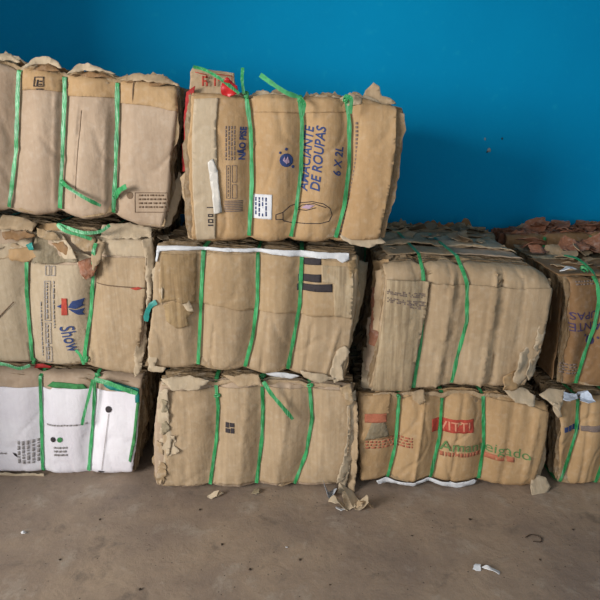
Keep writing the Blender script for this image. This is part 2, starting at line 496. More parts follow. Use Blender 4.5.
        return mk('strap_knot', vs, fs, GREEN, s.straps[i])
    def scraps(s, name, xr, yr, zf, n, size, mat, flat=.5, seed=0, parent=None, label=None, up=False, fold=.35):
        rng = random.Random(seed + s.seed * 31)
        for k in range(n):
            vs, fs, tint = [], [], []
            x = rng.uniform(*xr); y = rng.uniform(*yr); sz = rng.uniform(.5, 1) * size
            tz = rng.uniform(-flat, flat)
            R = (Matrix.Rotation(rng.uniform(0, 6.28), 3, 'Z') @ Matrix.Rotation(rng.uniform(-flat, flat) + (1.2 if up else 0), 3, 'X') @ Matrix.Rotation(tz, 3, 'Y'))
            if up: R = Matrix.Rotation(rng.uniform(-.5, .5), 3, 'Z') @ Matrix.Rotation(rng.uniform(.9, 1.6), 3, 'X') @ Matrix.Rotation(rng.uniform(-.5, .5), 3, 'Y')
            z = zf(x) + rng.uniform(0, .012)
            b0 = len(vs)
            crumple_geo(vs, fs, Vector((x, y, z)), sz, rng, R, fold=fold, tint=tint)
            # keep the piece from sinking into what is underneath
            lo = zf(x) - (.02 if up else .002)
            for q in range(b0, len(vs)):
                if vs[q].z < lo: vs[q].z = lo + (vs[q].z - lo) * .12
            mk(name, vs, fs, mat, parent or s.e, smooth=False, tint=tint, label=label)

def ragged_top(b, ys, hs, mats, x0=None, x1=None, seed=0, name='torn_edge', sink=.05, lean=.25, ramp_x=None):
    """torn upper edges of the sheets inside the bale, sticking up past its top"""
    xa = b.T[0][0] + .02 if x0 is None else x0; xb = b.T[-1][0] - .02 if x1 is None else x1
    for k, (y, h) in enumerate(zip(ys, hs)):
        sd = seed * 7 + k * 3.3 + b.seed
        rr = random.Random(int(sd * 10)); a0 = xa + rr.uniform(0, .06) * (xb - xa); a1 = xb - rr.uniform(0, .06) * (xb - xa)
        poly = [(a0, -sink)]; n = max(6, int((a1 - a0) / .012)); top = []
        for i in range(n + 1):
            x = a0 + (a1 - a0) * i / n
            q = .35 + 1.3 * nz(x * 5, sd, 1.0) + .7 * nz(x * 17, sd, 2.0) + .8 * nz(x * 60, sd, 3.0)
            e = min(1, i / 3, (n - i) / 3); top.append((x, max(-.006, h * q) * e - .004 * (1 - e)))
        poly += top + [(a1, -sink)]
        def mf(x, z, y=y, sd=sd):
            zz = b.zt(x) + z
            return (x, b.D + y + lean * max(0, z) * (1 if k % 2 else -1) + .010 * nz(x * 8, sd, z * 10) + .006 * abs(nz(x * 22, sd, z * 30)), zz)
        vs, fs = sheet_geo(poly, mf, (0, .003, 0), .001, .014, int(sd))
        mk(name, vs, fs, mats[k % len(mats)], b.e)

def rect(x0, y0, x1, y1): return [(x0, y0), (x1, y0), (x1, y1), (x0, y1)]
def dashes(x0, y0, x1, y1, n, rng, vertical=True, gap=.25):
    """rows of unreadable small print"""
    out = []
    for i in range(n):
        if vertical:
            a = x0 + (x1 - x0) * i / n; b = a + (x1 - x0) / n * (1 - gap * 2); y = y0
            while y < y1 - 1:
                L = rng.uniform(1.5, 5); out.append(rect(a, y, b, min(y1, y + L))); y += L + rng.uniform(.7, 1.3)
        else:
            a = y0 + (y1 - y0) * i / n; b = a + (y1 - y0) / n * (1 - gap * 2); x = x0
            while x < x1 - 1:
                L = rng.uniform(1.5, 5); out.append(rect(x, a, min(x1, x + L), b)); x += L + rng.uniform(.7, 1.3)
    return out
#--BALES--
rg = random.Random(5)
# ================================================================== bottom row
B1 = Bale(2.28, [(-78, 362), (0, 366), (40, 370), (100, 373), (142, 377)],
          [(-78, 468), (0, 471), (46, 474), (70, 477), (95, 476), (134, 473)],
          [(-78, 362), (-78, 468)], [(143, 377), (142, 420), (134, 473)],
          [[(-22, 362), (-20, 470)], [(41, 368), (42, 400), (44, 475)], [(96, 372), (95, 400), (89, 476)]],
          'bale faced with white board, on the floor at the left end', seed=1, zmin=.004, rt=.045, bulge=.03, mat=PINK, layer=EDGE)
B1.sheet('white_cover', [(-76, 381), (0, 385), (30, 386), (52, 388), (54, 386), (86, 388), (97, 389), (140, 391), (141, 400), (139, 432), (133, 470), (128, 473), (95, 473), (88, 476), (60, 475), (46, 472), (20, 471), (-76, 466)],
         WHITE, lift=.005, rag=.0015, thick=.003, label='white-lined cover board')
wc = B1.e.children[-1]
B1.flap('torn_flap', [(0, 473), (20, 474), (44, 474), (46, 481), (38, 480), (26, 479), (2, 481), (-12, 479)], TAN2, off=-.02, wave=.006, seed=3)
B1.sheet('green_edge', [(48, 385), (54, 380), (84, 383), (88, 388)], GRNINK, lift=.0065, rag=.001, label='green printed edge')
B1.sheet('green_edge', [(104, 384), (112, 380), (140, 387), (141, 400), (137, 400), (137, 391), (112, 388)], TEAL, lift=.009, rag=.002, label='green plastic edge')
for q in (dashes(20, 438, 42, 462, 5, rg), dashes(48, 422, 88, 425, 1, rg, False), dashes(56, 444, 70, 455, 3, rg, False), dashes(0, 450, 10, 453, 1, rg, False)):
    B1.marks('printed_marks', q, FAINT, lift=.009, parent=wc)
def disc(cx, cy, r, k=14, ry=None): return [(cx + r * math.cos(i / k * 6.283), cy + (ry or r) * math.sin(i / k * 6.283)) for i in range(k)]
B1.marks('printed_dot', [disc(55, 437, 2.6)], BLACKINK, lift=.009, parent=wc, h=.004)
B1.marks('printed_dot', [disc(62, 437, 2.6)], GRNINK, lift=.009, parent=wc, h=.004, label='green printed dot')
B1.marks('round_hole_mark', [disc(110, 407, 3.2)], BLACKINK, lift=.009, parent=wc, h=.004)
B1.marks('slot_mark', [rect(99, 469, 105, 470.6)], BLACKINK, lift=.009, parent=wc)
B1.marks('torn_slit', [[(110.2, 411), (110.6, 411), (106.9, 440), (103.2, 468), (102.8, 468), (106.5, 440)]], GREYINK, lift=.009, parent=wc)
B1.marks('smudge', [[(15, 450), (18, 451), (20, 455), (17, 453)]], BLACKINK, lift=.009, parent=wc)
B1.marks('green_printed_strip', [[(138, 400), (141, 400), (137, 440), (132, 460), (130, 458), (135, 430)]], GRNINK, lift=.009, parent=wc)
B1.tail(2, [(95, 377), (91, 395), (87, 412), (85, 421)], [.03, .04, .045, .04], w=.013)
B1.tail(2, [(97, 377), (112, 380), (126, 386), (139, 391)], [.03, .04, .035, .03], w=.02, mat=GREEN)
B1.knot(2, (96, 377)); B1.knot(1, (41, 371))

B2 = Bale(2.17, [(160, 381), (200, 379), (250, 378), (300, 380), (353, 385)],
          [(157, 485), (183, 488), (210, 486), (233, 488), (256, 486), (294, 486), (316, 486), (345, 484)],
          [(160, 381), (157, 410), (155, 445), (157, 485)], [(353, 385), (352, 430), (349, 460), (344, 484)],
          [[(215.5, 376), (218.6, 406), (217, 437), (210, 486)], [(262, 376), (263, 410), (262, 437), (256, 486)], [(309, 379), (312, 417), (306, 452), (293, 486)]],
          'plain tan bale on the floor between the white-faced bale and the red-printed one', seed=2, zmin=.004, rt=.03, bulge=.032, mat=PINK,
          creases=[((248, 390), (240, 480), -.006, .008), ((290, 385), (277, 480), -.006, .01), ((190, 390), (186, 480), .004, .005)])
B2.sheet('cardboard_sheet', [(168, 390), (214, 387), (262, 386), (300, 387), (351, 390), (350, 430), (346, 465), (342, 480), (300, 482), (255, 482), (208, 483), (163, 484), (168, 460), (164, 430)],
         TAN, lift=.006, rag=.002)
B2.text('\u25a0', (230, 425), 8, 9, 0, BLACKINK) if False else B2.marks('printed_stamp', [rect(226, 420, 229.5, 425), rect(230.3, 420, 235, 424), rect(226, 425.8, 230.6, 430), rect(231.4, 425, 235, 430)], BLACKINK, lift=.0085, h=.004)
B2.flap('torn_flap', [(162, 382), (172, 385), (175, 392), (171, 405), (166, 398)], TAN2, off=-.012, wave=.01, seed=4)
B2.flap('torn_flap', [(164, 400), (174, 396), (177, 410), (172, 416), (165, 417)], OFFW, off=-.02, wave=.006, seed=5, label='greyish white torn patch')
B2.flap('torn_flap', [(160, 428), (174, 430), (171, 446), (166, 462), (164, 478), (158, 482), (158, 450)], TAN2, off=-0.046, wave=.018, rag=.006, seed=6)
B2.flap('torn_flap', [(157, 420), (165, 424), (160, 450), (155, 455), (154, 436)], DULL, off=.02, wave=.014, rag=.006, seed=7)
B2.flap('torn_flap', [(346, 396), (356, 392), (357, 420), (354, 450), (350, 470), (341, 482), (336, 482), (344, 455), (348, 430)], TAN2, off=-0.041, slope=(.5, 0), wave=.012, rag=.004, seed=8)
B2.flap('torn_flap', [(351, 398), (357, 402), (358, 436), (357, 470), (354, 492), (348, 488), (349, 450), (351, 430)], TAN, off=-.03, slope=(-.5, 0), wave=.012, rag=.004, seed=9)
B2.flap('torn_flap', [(343, 470), (350, 466), (347, 484), (342, 497), (337, 492)], TAN2, off=-.04, wave=.01, rag=.003, seed=10)
B2.flap('torn_flap', [(159, 392), (168, 388), (170, 420), (166, 428), (163, 445), (158, 430), (156, 410)], TAN2, off=-0.038, slope=(-.4, 0), wave=.016, rag=.006, seed=80)
B2.flap('torn_flap', [(156, 440), (163, 442), (166, 470), (160, 486), (156, 480)], TAN, off=-0.036, slope=(-.4, 0), wave=.016, rag=.006, seed=81)
B2.flap('torn_flap', [(160, 380), (190, 378), (210, 381), (200, 388), (172, 388)], TAN2, off=-0.046, slope=(0, .7), wave=.01, rag=.004, seed=82)
B2.flap('torn_flap', [(222, 377), (258, 376), (262, 384), (240, 386)], TAN, off=-0.048, slope=(0, .7), wave=.01, rag=.004, seed=83)
ragged_top(B2, (-.012, .01), (.004, .006), (TAN, TAN2), seed=9, sink=.02, lean=.2)
for q, (pl, mt) in enumerate((([(163, 440), (176, 434), (174, 446), (180, 450), (168, 460), (162, 456)], TAN2), ([(161, 400), (168, 402), (166, 422), (170, 430), (162, 436)], DULL), ([(157, 462), (166, 466), (163, 486), (156, 486)], EDGE), ([(340, 388), (352, 386), (354, 400), (346, 408)], EDGE))):
    B2.flap('torn_flap', pl, mt, off=-.048, slope=(-.2, 0), wave=.016, rag=.007, seed=130 + q)
B2.tail(1, [(264, 377), (272, 388), (283, 401), (293, 414)], [.05, .06, .06, .05], w=.016)
B2.knot(0, (217, 396)); B2.knot(1, (262, 380)); B2.knot(2, (310, 386))
B2.scraps('torn_scrap', (-.5, .2), (2.21, 2.5), lambda x: B2.zt(x) - .012, 0, .1, TAN) if False else None

B3 = Bale(2.19, [(359, 392), (400, 391), (440, 390), (483, 391), (531, 398), (547, 403)],
          [(360, 481), (386, 479), (410, 482), (430, 479), (455, 483), (477, 481), (501, 486), (530, 490)],
          [(359, 392), (358, 440), (360, 481)], [(547, 403), (542, 440), (535, 470), (529, 490)],
          [[(399, 390), (395, 443), (386, 480)], [(442, 388), (439, 436), (429, 479)], [(482, 388), (483, 443), (477, 482)]],
          'bale on the floor with faded red boxes and green lettering', seed=3, zmin=.004, rt=.03, bulge=.03, mat=WARM,
          creases=[((424, 395), (413, 476), -.007, .006), ((463, 395), (450, 476), .006, .006), ((512, 405), (499, 480), .008, .012), ((535, 412), (520, 480), -.008, .01)])
B3.sheet('cardboard_sheet', [(484, 396), (531, 404), (548, 411), (545, 432), (540, 455), (536, 470), (529, 492), (526, 493), (512, 489), (499, 485), (479, 481), (484, 440)], WARM, lift=.007, rag=.002)
B3.sheet('white_lining', [(376, 479), (386, 477), (396, 480), (412, 480), (428, 477), (440, 480), (456, 481), (474, 479), (477, 481), (474, 484), (456, 486.5), (440, 484), (428, 480), (412, 484), (388, 482), (378, 483)], OFFW, lift=.011, rag=.0012, thick=.003, edge=False, label='white lining showing under the face')
B3.sheet('cardboard_sheet', [(360, 395), (391, 394), (388, 412), (384, 420), (388, 436), (362, 437)], WARM, lift=.006, rag=.0015)
B3.sheet('torn_patch', [(371, 420), (384, 418), (389, 434), (364, 436)], DULL, lift=.0095, rag=.001, label='greyish torn patch')
B3.marks('red_printed_box', [rect(364, 411, 386, 419.5)], PALERED, lift=.011, label='faded red printed block')
B3.marks('red_printed_lines', dashes(365, 436, 412, 447, 4, rg, False, .2), PALERED, label='faded red small print')
B3.marks('red_printed_box', [[(432, 419), (473, 417.5), (473, 431), (432, 432)]], REDINK, lift=.0018, label='red printed block')
B3.text('VITTI', (454, 425), 30, 8.5, 1, PALEINK, lift=.0032, bold=.01, label='pale lettering in the red block')
B3.text('Amanteigado', (483.5, 447), 88, 12.5, -4.5, FADEGRN, lift=.0088, bold=.0, arc=3, label='green lettering')
B3.marks('red_printed_lines', dashes(440, 451.5, 484, 456, 1, rg, False, .05), PALERED, label='faded red line of print')
B3.marks('red_printed_lines', [[(484, 452), (512, 454), (512, 459), (484, 457)]], PALERED, lift=.009, label='faded red band')
B3.flap('torn_flap', [(536, 478), (549, 482), (552, 489), (538, 497), (530, 495), (530, 488)], TAN2, off=-.05, slope=(.2, .8), wave=.006, rag=.002, seed=11)
B3.flap('torn_flap', [(540, 440), (546, 442), (547, 460), (541, 480), (534, 486), (537, 462)], TAN, off=-0.016, slope=(.5, 0), wave=.012, rag=.004, seed=12)
B3.flap('torn_flap', [(411, 392), (424, 390), (426, 401), (420, 405), (413, 400)], TAN, off=-.035, wave=.01, rag=.003, seed=13)
ragged_top(B3, (-.01, .012), (.004, .008), (TAN, WARM), seed=10, sink=.02, lean=.3, x0=.3, x1=1.0)
B3.flap('torn_flap', [(505, 392), (525, 390), (536, 396), (532, 405), (515, 402)], TAN2, off=-.03, slope=(0, .6), wave=.012, rag=.004, seed=87)
B3.knot(0, (399, 397), r=.01)

B4 = Bale(2.19, [(558, 397), (575, 395), (600, 396), (740, 400)],
          [(558, 485), (575, 486), (600, 484), (740, 480)],
          [(558, 397), (558, 440), (558, 485)], [(740, 400), (740, 480)],
          [[(577, 394), (575, 430), (566, 460), (557, 486)], [(612, 394), (606, 445), (592, 485)], [(680, 396), (676, 440), (668, 484)]],
          'bale on the floor at the right edge with a small dark blue print', seed=4, zmin=.004, rt=.03, bulge=.03, mat=WARM, jit=.016,
          creases=[((590, 400), (578, 480), .006, .008)])
B4.marks('printed_band', [[(581, 426), (600, 424), (620, 424), (620, 430), (581, 431)]], GREYINK, label='grey printed band')
B4.marks('blue_print', [rect(563, 426, 567.5, 431), rect(568.2, 425.5, 572.4, 431), rect(573.2, 425, 580, 430.6)], BLUEINK, h=.004, label='small dark blue print')
B4.scraps('white_film', (1.07, 1.28), (2.15, 2.22), lambda x: B4.zt(x) - .005, 5, .10, FOIL, flat=.5, seed=3, label='crumpled bluish white film')
B4.flap('torn_flap', [(541, 397), (554, 393), (570, 394), (560, 404), (556, 408), (549, 402)], TAN2, off=-.03, slope=(0, 1.2), wave=.01, rag=.003, seed=14)
B4.flap('torn_flap', [(553, 402), (558, 404), (562, 416), (558, 418), (553, 410)], TAN2, off=-.04, wave=.01, rag=.002, seed=15)

# ================================================================== middle row
M1 = Bale(2.22, [(-85, 226), (0, 228), (30, 230), (93, 232), (100, 234), (151, 235)],
          [(-85, 360), (0, 362), (32, 364), (60, 366), (85, 366), (110, 371), (136, 374)],
          [(-85, 226), (-85, 360)], [(152, 235), (151, 265), (147, 320), (143, 350), (137, 374)],
          [[(-34, 228), (-30, 362)], [(33, 230), (28, 262), (28, 290), (32, 345), (34, 364)], [(97, 232), (95, 262), (92, 310), (86, 350), (85, 366)]],
          'bale in the middle row with a blue triangle emblem and blue script', seed=5, rt=.05, bulge=.03, mat=PINK, jit=.016,
          creases=[((93, 262), (90, 360), .003, .006)])
M1.sheet('cardboard_sheet', [(101, 237), (148, 238), (149, 253), (147, 256), (100, 254)], TAN2, lift=.006, rag=.001, label='pale folded top strip')
M1.sheet('cardboard_sheet', [(99, 256), (148, 257), (147, 290), (143, 330), (138, 368), (134, 374), (111, 370), (87, 366), (92, 320)], TAN, lift=.005, rag=.0015)
M1.marks('torn_slit', [[(97, 282), (120, 284), (147, 286), (147, 287), (120, 285), (97, 282.7)]], BROWNINK, lift=.009)
M1.marks('red_patch', [[(132, 286.5), (140, 285), (144, 286.5), (138, 288.4)]], REDINK, lift=.0092, h=.004, label='small red patch')
M1.sheet('cardboard_sheet', [(31, 262), (60, 263), (93, 264), (90, 310), (85, 362), (60, 364), (35, 361), (29, 320)], TAN2, lift=.005, rag=.001)
M1.sheet('cardboard_sheet', [(-84, 250), (-20, 248), (24, 240), (29, 262), (27, 300), (30, 361), (0, 360), (-84, 356)], TAN2, lift=.004, rag=.0015)
M1.marks('torn_slit', [[(-1, 318), (16, 300), (16.6, 300.6), (0, 318.9)]], BROWNINK, lift=.009)
L5 = .0085
M1.text('Show', (72.5, 337), 29, 14, -72, BLUEINK, lift=L5, bold=.008, shear=.35, label='blue script lettering')
M1.marks('blue_emblem', [[(71, 305), (75, 299), (86, 297), (84, 303), (86, 304), (78, 307)], [(71, 306), (78, 308), (86, 307), (84, 311), (86, 314), (80, 313)]], BLUEINK, lift=L5, h=.005, label='blue double triangle emblem')
M1.marks('red_block', [rect(64.5, 296, 70.2, 313)], REDINK, lift=L5, h=.005, label='red block beside the emblem')
M1.marks('emblem_point', [[(60, 304), (64.5, 302), (64.5, 306)]], BLUEINK, lift=L5, h=.005, label='blue')
def frame(x0, y0, x1, y1, w=.6): return [rect(x0, y0, x1, y0 + w), rect(x0, y1 - w, x1, y1), rect(x0, y0, x0 + w, y1), rect(x1 - w, y0, x1, y1)]
M1.marks('printed_boxes', frame(47, 279, 53.5, 319) + frame(47, 321, 53.5, 342) + frame(47, 345, 53.5, 361) + frame(48, 264, 52.5, 274) + frame(54, 264, 58.5, 274)
         + dashes(49, 281, 52, 317, 1, rg) + dashes(49, 323, 52, 359, 1, rg) + dashes(56.3, 279, 57.6, 326, 1, rg, True, .1) + dashes(43, 300, 45, 355, 1, rg), FAINT, lift=L5)
def zM1(x): return M1.zt(x) - .02
ragged_top(M1, (-.006, .02, .05), (.004, .008, .01), (TAN2, DULL, EDGE), seed=5, x0=-1.2, x1=-.64)
M1.flap('torn_flap', [(-4, 229), (10, 224), (30, 231), (33, 248), (22, 252), (8, 246), (-6, 250)], TAN2, off=-.02, slope=(0, .7), wave=.012, rag=.003, seed=20)
M1.flap('torn_flap', [(-2, 216), (20, 218), (36, 224), (34, 231), (18, 229), (-4, 228)], TAN, off=-.01, slope=(0, .9), wave=.01, rag=.003, seed=21)
M1.flap('torn_flap', [(34, 234), (46, 232), (62, 238), (74, 252), (78, 262), (60, 263), (34, 261)], DULL, off=-.035, slope=(.1, .3), wave=.014, rag=.004, seed=22)
M1.flap('torn_flap', [(48, 236), (58, 234), (72, 247), (80, 258), (66, 258), (56, 250)], TAN2, off=-.05, slope=(-.2, .4), wave=.012, rag=.003, seed=23)
M1.flap('torn_flap', [(72, 250), (80, 254), (94, 258), (96, 266), (82, 280), (76, 268)], TAN2, off=-.05, wave=.015, rag=.003, seed=24)
M1.flap('torn_flap', [(36, 226), (52, 224), (70, 228), (70, 236), (50, 236), (38, 234)], WARM, off=.0, slope=(0, .8), wave=.012, rag=.004, seed=25)
M1.marks('blue_scrap', [[(30, 243), (37, 240), (40, 247), (34, 248)]], TEAL, lift=.05, h=.006, label='teal plastic scrap')
M1.scraps('torn_scrap', (-1.1, -.55), (2.24, 2.32), zM1, 9, .10, TAN2, flat=.4, seed=1, fold=.3)
M1.scraps('torn_scrap', (-1.0, -.78), (2.20, 2.25), lambda x: M1.zt(x) - .035, 5, .05, RUSTY, flat=.5, seed=2, label='reddish torn scrap')
M1.flap('torn_flap', [(100, 226), (125, 224), (150, 228), (152, 237), (120, 238), (102, 236)], TAN2, off=-.01, slope=(0, .9), wave=.012, rag=.005, seed=88)
M1.flap('torn_flap', [(-2, 246), (14, 244), (34, 252), (30, 262), (10, 258), (-2, 260)], TAN, off=-.04, slope=(.1, .3), wave=.014, rag=.004, seed=89)
M1.flap('torn_flap', [(70, 232), (88, 230), (96, 240), (94, 252), (82, 250), (72, 242)], EDGE, off=-.03, slope=(.1, .3), wave=.016, rag=.005, seed=90)
M1.flap('torn_flap', [(142, 240), (152, 238), (154, 262), (151, 300), (147, 312), (146, 270)], TAN2, off=-0.032, slope=(.5, 0), wave=.01, rag=.004, seed=91)
M1.flap('torn_flap', [(138, 330), (145, 320), (146, 345), (140, 372), (134, 378), (134, 360)], TAN2, off=-0.036, slope=(.4, 0), wave=.014, rag=.005, seed=92)
for q, (pl, mt, of) in enumerate((([(50, 244), (62, 242), (76, 254), (72, 258), (60, 252)], BROWN, -.055), ([(2, 232), (24, 230), (36, 236), (20, 240), (4, 238)], BROWN, -.045), ([(36, 228), (50, 232), (66, 240), (50, 240), (38, 236)], EDGE, -.05),
        ([(78, 262), (90, 258), (97, 266), (94, 276), (86, 280), (80, 272)], RUSTY, -.05), ([(96, 240), (103, 244), (101, 262), (95, 270), (92, 254)], TAN, -.055), ([(8, 250), (30, 248), (40, 256), (26, 262), (10, 260)], WARM, -.05))):
    M1.flap('torn_flap', pl, mt, off=of, slope=(.1, .3), wave=.016, rag=.006, seed=110 + q)
M1.tail(2, [(94, 238), (84, 234), (70, 229), (62, 223), (70, 226), (88, 231), (103, 230), (112, 224)], [.03, .04, .05, .045, .04, .045, .04, .03], w=.013, name='loose_strap')
M1.tail(2, [(96, 263), (97, 250), (98, 242)], [.035, .045, .03], w=.015)
M1.tail(2, [(86, 362), (84, 352), (80, 346)], [.03, .045, .05], w=.012)
M1.tail(1, [(34, 362), (24, 364), (10, 360), (-6, 360)], [.04, .05, .05, .04], w=.013)
M1.knot(1, (33, 362)); M1.knot(2, (86, 360)); M1.knot(2, (96, 262))
M1.flap('red_film', [(35, 365), (42, 364), (51, 367), (49, 369), (40, 368), (34, 368)], REDC, off=-.035, wave=.006, seed=26, rag=.002, label='red plastic film')

M2 = Bale(2.15, [(158, 244), (204, 246), (258, 249), (302, 252), (357, 255)],
          [(150, 367), (175, 369), (198, 368), (222, 371), (243, 370), (265, 374), (288, 372), (320, 379), (343, 380)],
          [(157, 246), (155, 290), (150, 340), (149, 367)], [(358, 257), (356, 300), (350, 345), (343, 380)],
          [[(204, 246), (202, 290), (200.5, 326), (198, 368)], [(258, 246), (257.5, 300), (253, 335), (244, 370)], [(302, 250), (299.5, 305), (294, 335), (287, 372)]],
          'middle row bale with three black bars and a white strip along its top', seed=6, rt=.03, bulge=.034, mat=TAN, jit=.014,
          creases=[((216, 320), (210, 366), .005, .006), ((268, 318), (262, 366), .006, .007), ((312, 325), (304, 372), .006, .006), ((337, 330), (325, 372), -.006, .008)])
M2.sheet('cardboard_sheet', [(163, 251), (200, 252), (258, 254), (302, 256), (352, 262), (353, 290), (351, 317), (335, 314), (312, 315), (290, 312), (262, 310), (240, 309), (222, 304), (200, 303), (186, 302), (162, 300), (161, 280)],
         MID, lift=.006, rag=.003, label='browner upper sheet')
M2.sheet('white_strip', [(158, 245), (180, 245), (204, 247), (258, 248.5), (310, 251), (349, 253), (349, 259), (342, 262), (336, 258), (302, 257), (258, 252), (204, 250), (176, 249), (161, 250), (159, 260), (157, 260)],
         OFFW, lift=.007, rag=.0015, thick=.002, edge=False, label='white paper strip')
M2.sheet('fluted_sheet', [(163, 252), (197, 253), (196, 301), (183, 301), (178, 297), (162, 300)], FLUTE, lift=.0105, rag=.002, label='fluted brown sheet')
M2.sheet('torn_patch', [(165, 303), (176, 298), (190, 303), (194, 312), (188, 316), (190, 324), (178, 326), (168, 318)], FLUTE, lift=.007, rag=.003, label='patch torn down to the flutes')
M2.flap('curled_tear', [(178, 298), (188, 300), (194, 312), (187, 311), (182, 304)], TAN2, off=-.045, slope=(.3, .3), wave=.008, rag=.001, seed=30)
M2.marks('black_printed_bar', [[(303, 258), (321, 257.5), (321, 264), (304, 264.5)]], BLACKINK, lift=.008, label='black printed bar')
M2.marks('black_printed_bar', [[(298, 274), (321, 273), (321, 281), (298, 281)]], BLACKINK, lift=.008, label='black printed bar')
M2.marks('black_printed_bar', [[(297, 283.5), (332, 282.5), (332, 290.5), (297, 290)]], BLACKINK, lift=.008, label='black printed bar')
M2.sheet('fluted_sheet', [(321, 264), (352, 266), (353, 290), (351, 316), (334, 314), (333, 282), (322, 281)], FLUTE2, lift=.0075, rag=.001, label='fluted sheet')
M2.flap('torn_flap', [(148, 338), (156, 340), (158, 355), (154, 366), (166, 368), (162, 373), (148, 371)], TAN2, off=-0.038, wave=.012, rag=.004, seed=31)
M2.flap('torn_flap', [(352, 262), (358, 264), (357, 290), (352, 318), (344, 340), (340, 352), (338, 340), (348, 312)], WARM, off=-.012, slope=(.5, 0), wave=.012, rag=.005, seed=32)
M2.flap('torn_flap', [(358, 262), (370, 266), (366, 290), (358, 316), (352, 330), (352, 300)], DULL, off=.05, slope=(.8, .2), wave=.012, rag=.004, seed=33)
M2.flap('torn_flap', [(336, 352), (345, 346), (350, 352), (342, 366), (344, 380), (334, 383), (330, 372)], TAN2, off=-0.041, wave=.018, rag=.006, seed=34)
M2.flap('torn_flap', [(260, 371), (285, 373), (300, 376), (292, 379), (270, 376)], OFFW, off=.0, wave=.006, rag=.002, seed=35, label='whitish sheet edge')
M2.flap('torn_flap', [(152, 270), (160, 262), (164, 290), (160, 320), (154, 340), (149, 335), (153, 300)], TAN2, off=-0.034, slope=(-.4, 0), wave=.016, rag=.006, seed=84)
M2.flap('torn_flap', [(348, 262), (356, 260), (359, 280), (355, 310), (350, 316), (352, 290)], FLUTE, off=-.03, slope=(.4, 0), wave=.012, rag=.005, seed=85)
M2.flap('torn_flap', [(300, 372), (322, 374), (336, 380), (320, 383), (304, 378)], TAN2, off=-0.046, wave=.012, rag=.004, seed=86)
M2.tail(0, [(158, 300), (152, 304), (148, 312), (147, 320)], [.03, .025, .02, .02], w=.02, mat=TEAL, name='teal_scrap', label='teal plastic scrap')

M3 = Bale(2.15, [(383, 266), (395, 263), (422, 262), (461, 264), (500, 266), (538, 270), (548, 276)],
          [(369, 390), (408, 391), (430, 389), (450, 386), (483, 386), (522, 387)],
          [(383, 266), (384, 285), (378, 338), (369, 390)], [(549, 276), (551, 288), (545, 320), (539, 346), (527, 380), (522, 387)],
          [[(422, 262), (424, 300), (420, 340), (412, 390)], [(461, 264), (466, 283), (466, 320), (456, 356), (450, 386)]],
          'middle row bale right of the black-barred one, its flat top in view', seed=7, rt=.07, bulge=.02, mat=TAN, jit=.014, depth=.6, stop=.03,
          creases=[((451, 286), (434, 384), -.008, .005), ((457, 286), (441, 384), .006, .006), ((494, 284), (478, 384), -.011, .006), ((502, 284), (488, 384), .010, .007), ((522, 292), (512, 380), .005, .01)])
M3.sheet('cardboard_sheet', [(430, 283), (462, 284), (487, 285), (515, 288), (551, 287), (549, 305), (545, 320), (541, 340), (537, 352), (529, 366), (524, 384), (500, 386), (483, 385), (450, 384), (410, 388), (420, 340)],
         TAN, lift=.011, rag=.004)
M3.sheet('fluted_sheet', [(386, 278), (408, 279), (428.5, 281), (425, 312), (417, 350), (409, 393), (390, 391.5), (371, 390), (379, 338), (384, 300)], FLUTE2, lift=.026, rag=.001, thick=.006, label='fluted sheet tucked over the strap')
fl = M3.e.children[-1]
dots = []
for row, (ax, ay, bx, by) in enumerate(((386, 287, 425, 293), (386, 295, 425, 301), (408, 301, 420, 304))):
    n = int((bx - ax) / 1.5)
    for i in range(n):
        for j in range(3):
            if rg.random() < .62:
                x = ax + (bx - ax) * i / n; y = ay + (by - ay) * i / n + j * 1.7; dots.append(rect(x, y, x + 1.1, y + 1.2))
M3.marks('dotted_print', dots, GREYINK, lift=.0275, parent=fl, h=.02)
for q, (pl, mt) in enumerate((([(519, 352), (530, 346), (534, 362), (527, 378), (519, 388), (513, 380)], TAN2), ([(541, 318), (548, 312), (545, 336), (538, 352), (533, 348)], TAN2), ([(503, 376), (517, 372), (522, 386), (512, 392), (502, 389)], WARM))):
    M3.flap('torn_flap', pl, mt, off=-.036, slope=(.3, 0), wave=.016, rag=.007, seed=120 + q)
M3.flap('torn_flap', [(534, 345), (541, 336), (543, 352), (536, 372), (528, 380), (524, 372), (529, 362)], TAN2, off=-0.031, slope=(.6, 0), wave=.02, rag=.006, seed=40)
M3.flap('torn_flap', [(545, 300), (549, 304), (546, 322), (540, 340), (536, 346), (541, 322)], TAN, off=.0, slope=(.5, 0), wave=.012, rag=.003, seed=41)
ragged_top(M3, (.5, .54, .57), (.02, .024, .03), (DULL, TAN, DULL), seed=3, x0=.36, x1=.97)
def topsheet(b, name, x0, x1, y0, y1, dz, mat, seed, rag=.006, tilt=0.0, wave=.008, bend=0.0):
    rng = random.Random(seed); poly = []
    for (x, y) in ((x0, y0), ((x0 + x1) / 2, y0 + rng.uniform(-.01, .01)), (x1, y0), (x1 + rng.uniform(-.02, .02), (y0 + y1) / 2), (x1, y1), ((x0 + x1) / 2, y1 + rng.uniform(-.02, .02)), (x0, y1)):
        poly.append((x + rng.uniform(-.012, .012), y + rng.uniform(-.012, .012)))
    def mf(x, y):
        z = interp(b.T, x) + dz + tilt * (x - x0) + wave * nz(x * 7, y * 9, seed) + wave * .4 * nz(x * 25, y * 25, seed) + abs(nz(x * 5, y * 6, seed + 4)) * wave
        return (x, y, z)
    vs, fs = sheet_geo(poly, mf, (0, 0, .004), rag, .02, seed)
    return mk(name, vs, fs, mat, b.e)
topsheet(M3, 'top_sheet', .36, .66, 2.29, 2.46, .002, TAN, 51)
topsheet(M3, 'top_sheet', .62, .96, 2.31, 2.50, .002, PINK, 52)
topsheet(M3, 'top_sheet', .36, .95, 2.44, 2.72, .008, TAN, 53, wave=.014)
